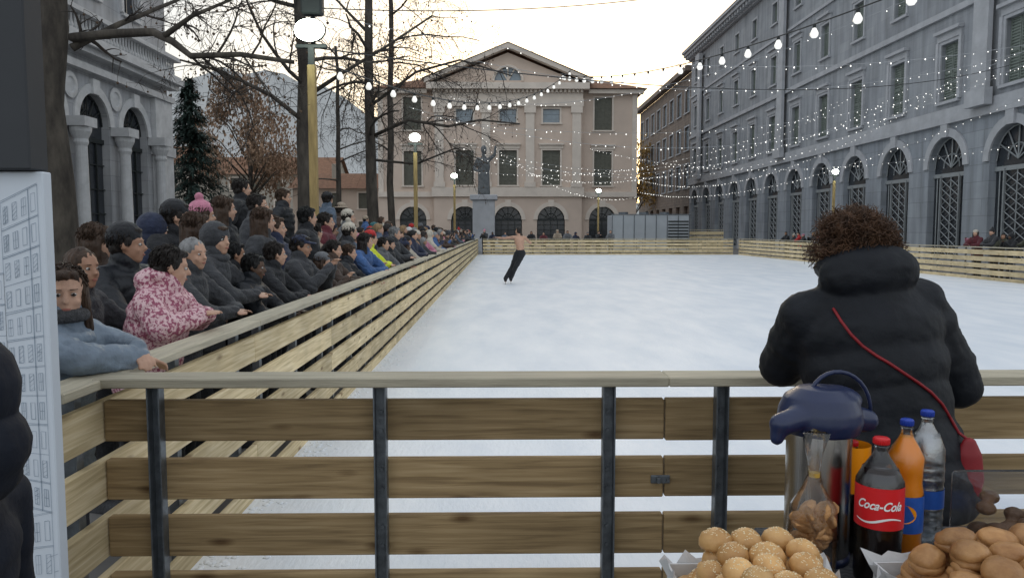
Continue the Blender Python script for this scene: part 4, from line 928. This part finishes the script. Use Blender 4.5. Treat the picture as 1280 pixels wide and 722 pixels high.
ho=rotz(rzw)@Vector((WJ['head'].translation.x*s,WJ['head'].translation.y*s,0))
wt=person(wp,(hp.x-ho.x,2.42-ho.y,0),rzw,s*1.75,'Woman with curly brown hair in black jacket leaning on the near barrier',jm='c_puffw',tm='c_black',hair=WH,hm='h_curl')
bpy.context.view_layer.update()
jo=[c for c in wt.children if c.name.startswith('jacket')][0]; jb=bmesh.new(); jb.from_mesh(jo.data); jb.transform(jo.matrix_world); bv=BVHTree.FromBMesh(jb)
def hit(px,py,o=.005):
    r=bv.ray_cast(CAM,ray(px,py)); return (r[0]-ray(px,py)*o) if r[0] is not None else None
path=[(1042,386),(1052,402),(1064,418),(1078,432),(1095,444),(1112,454),(1130,466),(1148,478),(1164,490),(1178,505),(1188,522),(1198,540)]
P=[hit(*q) for q in path]; P=[p for p in P if p is not None]
bgc=at(1210,585,2.12)
t=thing('shoulder_bag','Small red shoulder bag on a thin red strap across the back of the curly-haired woman','bag',bgc)
if len(P)>2:
    P=P+[bgc+Vector((0,0,.08))]; bm=bmesh.new()
    for a,b in zip(P,P[1:]): cap(bm,a-bgc,b-bgc,.0045,.0045,6)
    obj('strap',bm,M['strapred'],t,True)
obj('pouch',POUCH,M['strapred'],t)
pt=person(cp,(-.895,1.10,0),PI/2,1.53,'Person in dark hood cut by the lower left edge of the photo',jm='c_hoodn',hat='smoothhood',hatm='c_hoodn',hair=None)
# ---------------- panel
t=thing('exhibition_panel','Tall display panel at the left edge, dark above and a pale city drawing below','sign',(-1.17,2.0,0))
bm=bmesh.new(); box(bm,-1.1,0,0,.04,.02,1.82,.003); bd=obj('poster_board',bm,M['board'],t)
bm=bmesh.new(); box(bm,-1.1,-.012,-.03,.05,1.823,3.3,.004); obj('upper_board',bm,M['boardd'],t)
bm=bmesh.new()
def stroke(x0,z0,x1,z1,w=.0011):
    x0=min(x0,-.004); x1=min(x1,-.004); d=Vector((x1-x0,z1-z0)); 
    if d.length<1e-4:return
    n=Vector((-d.y,d.x)).normalized()*w/2*R.uniform(.6,1.6); bm.faces.new([bm.verts.new(v) for v in ((x0-n.x,-.002,z0-n.y),(x1-n.x,-.002,z1-n.y),(x1+n.x,-.002,z1+n.y),(x0+n.x,-.002,z0+n.y))])
def fac(x0,x1,z0,z1,s0,s1,nx,nz):
    def pt(u,v): return x0+(x1-x0)*u,(z0+(x1-x0)*s0*u)*(1-v)+(z1+(x1-x0)*s1*u)*v
    for i in range(nx+1): a=pt(i/nx,0); b=pt(i/nx,1); (stroke(*a,*b) if i in(0,nx) or R.random()<.35 else None)
    for j in range(nz+1):
        a=pt(0,j/nz); b=pt(1,j/nz); stroke(a[0],a[1]+R.uniform(-.002,.002),*b)
        if R.random()<.6: stroke(a[0],a[1]+.004,b[0],b[1]+.003,.0008)
    for i in range(nx):
        for j in range(nz):
            u0,u1,v0,v1=(i+.25)/nx,(i+.72)/nx,(j+.2)/nz,(j+.78)/nz; q=[pt(u0,v0),pt(u1,v0),pt(u1,v1),pt(u0,v1)]
            for a,b in zip(q,q[1:]+q[:1]): stroke(a[0]+R.uniform(-.001,.001),a[1],b[0],b[1]+R.uniform(-.001,.001),.0009)
            if R.random()<.5: stroke(*pt((u0+u1)/2,v0),*pt((u0+u1)/2,v1),.0008); stroke(*pt(u0,(v0+v1)/2),*pt(u1,(v0+v1)/2),.0008)
            if R.random()<.4:
                for h in range(4): stroke(*pt(u0,v0+(v1-v0)*h/4),*pt(u1,v0+(v1-v0)*(h+.8)/4),.0007)
for X0 in (-1.08,-.72,-.36):
    fac(X0+.02,X0+.17,1.05,1.70,.10,-.45,6,9); fac(X0+.17,X0+.25,1.0,1.55,0,.1,3,7); fac(X0+.25,X0+.345,.95,1.74,-.25,.5,4,11)
    fac(X0+.02,X0+.20,.55,.98,.2,-.1,6,5); fac(X0+.21,X0+.345,.42,.90,-.3,.2,5,6)
for k in range(1300):
    x=R.uniform(-1.07,-.01); z=R.uniform(.06,.85)*R.uniform(.5,1); a=R.choice((.3,-.5,1.3,.1))+R.uniform(-.2,.2); l=R.uniform(.008,.06); stroke(x,z,x+l*math.cos(a),z+l*math.sin(a),.0009)
obj('city_drawing',bm,M['ink'],bd)
# ---------------- tables & food
def table(x0,x1,y0,y1,z,label):
    t=thing('folding_table',label,'table',((x0+x1)/2,(y0+y1)/2,0)); a=(x1-x0)/2; b=(y1-y0)/2
    bm=bmesh.new(); box(bm,-a,a,-b,b,z-.03,z,.004); obj('tabletop',bm,M['c_charcoal'],t)
    for sx in(-1,1):
        for sy in(-1,1): bm=bmesh.new(); cap(bm,(sx*(a-.06),sy*(b-.05),.014),(sx*(a-.06),sy*(b-.05),z-.05),.014,.014,8); obj('leg',bm,M['steel'],t)
TZ=.90
table(.30,1.55,.95,1.545,TZ,'Near folding table holding the trays of rolls at the lower right')
table(.66,1.6,1.555,1.94,TZ,'Rear folding table holding the bottles behind the trays of rolls')
bm=bmesh.new(); lathe(bm,[(0,0),(0,.030),(.008,.037),(.022,.039),(.036,.034),(.046,.022),(.051,.009),(.052,0)],None,18); BUN=tomesh(bm,'bun',True); wrinkle(BUN,.003,45)
bm=bmesh.new()
for k in range(70):
    a=R.uniform(0,2*PI); r=.033*math.sqrt(R.random()); z=.0525-(r/.037)**2*.021
    ell(bm,(r*math.cos(a),r*math.sin(a),z),(.0025,.0015,.0010),rotz(R.uniform(0,3)),5,4)
SEED=tomesh(bm,'seeds',True)
bm=bmesh.new(); lathe(bm,[(0,0),(0,.034),(.008,.043),(.020,.045),(.0235,.041),(.026,.041),(.030,.045),(.044,.040),(.056,.024),(.061,0)],None,18,1.08,.95); BUN2=tomesh(bm,'roll',True); wrinkle(BUN2,.006,30)
def tray(cx,cy,w,d,h,label):
    t=thing('paper_tray',label,'tray',(cx,cy,TZ),0); bm=bmesh.new(); a=w/2;b=d/2
    box(bm,-a,a,-b,b,.001,.028); box(bm,-a,-a+.004,-b,b,.028,h); box(bm,a-.004,a,-b,b,.028,h); box(bm,-a+.004,a-.004,-b,-b+.004,.028,h); box(bm,-a+.004,a-.004,b-.004,b,.028,h); obj('box',bm,M['paper'],t)
    bm=bmesh.new(); n=56; pr=[]
    for i in range(n):
        f=i/n*4; s=int(f); u=f-s; x,y=[(-a+2*a*u,-b),(a,-b+2*b*u),(a-2*a*u,b),(-a,b-2*b*u)][s]; pr.append((x,y))
    lo=[bm.verts.new((x*.97,y*.97,h*.6)) for x,y in pr]; hi=[bm.verts.new((x*(1.06+R.uniform(-.03,.09)),y*(1.04+R.uniform(-.03,.04)),h+.008+R.uniform(-.02,.02))) for x,y in pr]
    for i in range(n): bm.faces.new((lo[i],lo[(i+1)%n],hi[(i+1)%n],hi[i]))
    obj('paper_liner',bm,M['paper'],t)
def heap(cx,cy,nx0,ny0,z0,layers,mesh,seeds,mt,name,label,group,pit_,lh,sc_):
    for l in range(layers):
        nx=nx0-(l+1)//2; ny=ny0-l//2
        for i in range(nx):
            for j in range(ny):
                x=cx+(i-(nx-1)/2)*pit_+R.uniform(-.008,.008)+(.010 if (j+l)%2 else -.010); y=cy+(j-(ny-1)/2)*pit_+R.uniform(-.008,.008)
                t=thing(name,label,'bread roll',(x,y,z0+l*lh+R.uniform(0,.008)),0,group,sc_*R.uniform(.92,1.1)); t.rotation_euler=(R.uniform(-.4,.3),R.uniform(-.35,.35),R.uniform(0,6))
                b_=obj('crust',mesh,mt,t)
                if seeds: obj('sesame_seeds',SEED,M['seedw'],b_)
tray(.50,1.38,.31,.31,.085,'White paper lined tray under the heap of sesame buns')
heap(.50,1.38,5,5,TZ+.03,4,BUN,True,M['bun'],'sesame_bun','Round golden sesame bun in the heap on the left paper tray','sesame buns in the left tray',.058,.035,.80)
tray(.955,1.38,.36,.31,.085,'White paper lined tray under the darker split rolls at the right edge')
heap(.955,1.38,5,4,TZ+.03,4,BUN2,False,M['bun2'],'filled_roll','Darker brown split roll in the heap on the right paper tray','filled rolls in the right tray',.070,.037,.78)
def bottle(px,Y,top,rad_,label,kind):
    p=at(px,600,Y); h=at(px,top,Y).z-TZ; rz=math.atan2(p.x,p.y)*-1; t=thing('drink_bottle',label,'bottle',(p.x,Y,TZ),rz); r=rad_
    if kind in('cola','cola2'): base=[(0,0),(.002,r*.72),(.012,r*.97),(.03,r),(.10,r*.96),(.128,r*.995),(.232,r*.995),(h*.76,r*.85),(h*.83,r*.58),(h*.88,r*.36),(h*.91,r*.27),(h*.93,r*.27)]
    if kind=='orange': base=[(0,0),(.002,r*.72),(.012,r*.97),(.03,r),(.07,r*.96),(.078,r*.995),(.168,r*.995),(.19,r*.90),(.215,r*.93),(h*.74,r*.98),(h*.81,r*.70),(h*.87,r*.40),(h*.91,r*.29),(h*.93,r*.29)]
    if kind=='water': base=[(0,0),(.002,r*.8)]+[(.01+k*.006,r*(1-.05*(.5+.5*math.cos(k*PI/2)))) for k in range(int((h*.66)/.006))]+[(h*.72,r*.97),(h*.80,r*.75),(h*.88,r*.38),(h*.91,r*.29),(h*.93,r*.29)]
    bm=bmesh.new(); lathe(bm,base+[(h*.94,r*.34),(h*.945,r*.34),(h*.95,r*.27),(h*.955,0)],None,28); obj('shell',bm,M['petd' if kind=='water' else 'pet'],t,True)
    fl={'cola':.80,'water':.84,'orange':.88,'cola2':.82}[kind]*h
    ins=[(z+.0015 if z<.01 else z,q*.965) for z,q in base if z<fl]
    bm=bmesh.new(); lathe(bm,[(ins[0][0],0)]+ins[1:]+[(fl,ins[-1][1]*.9),(fl,0)],None,28); obj('drink',bm,{'cola':M['cola'],'cola2':M['cola'],'water':M['waterm'],'orange':M['orange']}[kind],t,True)
    bm=bmesh.new(); lathe(bm,[(h*.956,0),(h*.956,r*.33),(h*.995,r*.33),(h,r*.29),(h,0)],None,24)
    for k in range(24): a=2*PI*k/24; cap(bm,(r*.33*math.cos(a),r*.33*math.sin(a),h*.96),(r*.33*math.cos(a),r*.33*math.sin(a),h*.99),.0012,.0012,4)
    obj('cap',bm,{'cola':M['redp'],'cola2':M['redp'],'water':M['bluep'],'orange':M['bluep']}[kind],t,True)
    z0,z1={'cola':(.135,.225),'cola2':(.15,.26),'water':(.10,.145),'orange':(.08,.165)}[kind]
    q=r*1.012
    bm=bmesh.new(); n=40; A=[bm.verts.new((q*math.sin(2*PI*i/n),-q*math.cos(2*PI*i/n),z0)) for i in range(n)]; B=[bm.verts.new((q*math.sin(2*PI*i/n),-q*math.cos(2*PI*i/n),z1)) for i in range(n)]
    for i in range(n): bm.faces.new((A[i],A[(i+1)%n],B[(i+1)%n],B[i]))
    lb=obj('wrap_label',bm,{'cola':M['redp'],'cola2':M['orange'],'water':M['label_b'],'orange':M['label_b']}[kind],t,True)
    def text(s,size,z,shear,m,sx=1):
        c=bpy.data.curves.new('lettering','FONT'); c.body=s; c.size=size; c.shear=shear; c.align_x='CENTER'; c.align_y='CENTER'; c.offset=.0006; c.resolution_u=6
        o=bpy.data.objects.new('x',c); col.objects.link(o); dg=bpy.context.evaluated_depsgraph_get(); dg.update(); me=bpy.data.meshes.new_from_object(o.evaluated_get(dg)); bpy.data.objects.remove(o)
        b2=bmesh.new(); b2.from_mesh(me); bmesh.ops.triangulate(b2,faces=b2.faces); bmesh.ops.subdivide_edges(b2,edges=[e for e in b2.edges if e.calc_length()>.008],cuts=2)
        for v in b2.verts:
            a=v.co.x*sx/q; zz=v.co.y+z; v.co=Vector(((q+.0012)*math.sin(a),-(q+.0012)*math.cos(a),zz))
        me2=tomesh(b2,'lettering'); me2.materials.clear(); obj('lettering',me2,m,lb)
    if kind=='cola':
        text('Coca-Cola',.0265,.187,.45,M['c_whitep'],.82); 
        bm=bmesh.new(); pr=[]
        for i in range(21):
            a=-1+2*i/20; zc=.155+.006*math.sin(a*3); w_=.0028*(1-abs(a)*.6); pr.append((bm.verts.new(((q+.0013)*math.sin(a),-(q+.0013)*math.cos(a),zc-w_)),bm.verts.new(((q+.0013)*math.sin(a),-(q+.0013)*math.cos(a),zc+w_))))
        for a_,b_ in zip(pr,pr[1:]): bm.faces.new((a_[0],b_[0],b_[1],a_[1]))
        obj('swoosh',bm,M['c_whitep'],lb)
    if kind=='orange':
        bm=bmesh.new(); n=16
        f=[bm.verts.new(((q+.0012)*math.sin(.028*math.cos(2*PI*i/n)/q),-(q+.0012)*math.cos(.028*math.cos(2*PI*i/n)/q),.125+.022*math.sin(2*PI*i/n))) for i in range(n)]; bm.faces.new(f); obj('orange_emblem',bm,M['orange'],lb)
    return t
bottle(1100,1.62,546,.049,'Large cola bottle with red cap and red label lettered in white','cola')
bottle(1131,1.73,523,.041,'Orange soda bottle with blue cap between the cola and the water','orange')
bottle(1156,1.83,512,.043,'Clear ribbed water bottle with blue cap at the right of the drinks','water')
bottle(1063,1.80,550,.043,'Dark drink bottle with orange label half hidden behind the vacuum jug','cola2')
jp=at(1022,600,1.76); t=thing('vacuum_jug','Steel vacuum pump jug with navy lid, spout and raised carrying handle','jug',(jp.x,1.76,TZ),.15)
bm=bmesh.new(); lathe(bm,[(0,0),(0,.070),(.012,.073),(.30,.073),(.315,.070),(.315,0)],None,32); obj('steel_body',bm,M['chrome'],t,True)
obj('pump_lid',PUMP,M['navyp'],t)
bm=bmesh.new(); tube(bm,[Vector((-.03+.14*(1-math.cos(PI*i/14))*.5*1.15,0,.37+.085*math.sin(PI*i/14)-.03*i/14)) for i in range(15)],.005,8); obj('carry_handle',bm,M['navyp'],t,True)
bm=bmesh.new(); lathe(bm,[(0,.0),(0,.075),(.018,.075),(.018,0)],None,28); obj('base_ring',bm,M['navyp'],t,True)
bp=at(1018,600,1.60); t=thing('biscuit_bag','Clear tied bag of biscuits leaning in front of the vacuum jug','bag',(bp.x,1.60,TZ))
bm=bmesh.new()
for k in range(34): ell(bm,(R.uniform(-.030,.030),R.uniform(-.022,.022),.05+k*.0038),(.026,.022,.010),Matrix.Rotation(R.uniform(-1.2,1.2),3,'X')@Matrix.Rotation(R.uniform(-1.2,1.2),3,'Y'),10,6)
ell(bm,(0,0,.045),(.035,.03,.045)); obj('biscuits',bm,M['bisc'],t,True)
bm=bmesh.new(); lathe(bm,[(.0,0),(.003,.04),(.03,.052),(.11,.056),(.18,.046),(.225,.022),(.25,.009),(.28,.018),(.34,.030)],None,22,1,.75); me=tomesh(bm,'film',True); wrinkle(me,.010,40); obj('film',me,M['pet'],t)
bm=bmesh.new(); lathe(bm,[(.245,0),(.245,.011),(.254,.011),(.254,0)],None,12); obj('tie',bm,M['gold'],t)
t=thing('pastry_box','Clear plastic box of dark pastries at the right edge behind the rolls','box',(1.20,1.70,TZ)); 
bm=bmesh.new(); box(bm,-.12,.12,-.09,.09,.001,.20,.008); obj('lid',bm,M['pet'],t)
obj('pastries',PAST,M['darkbread'],t)
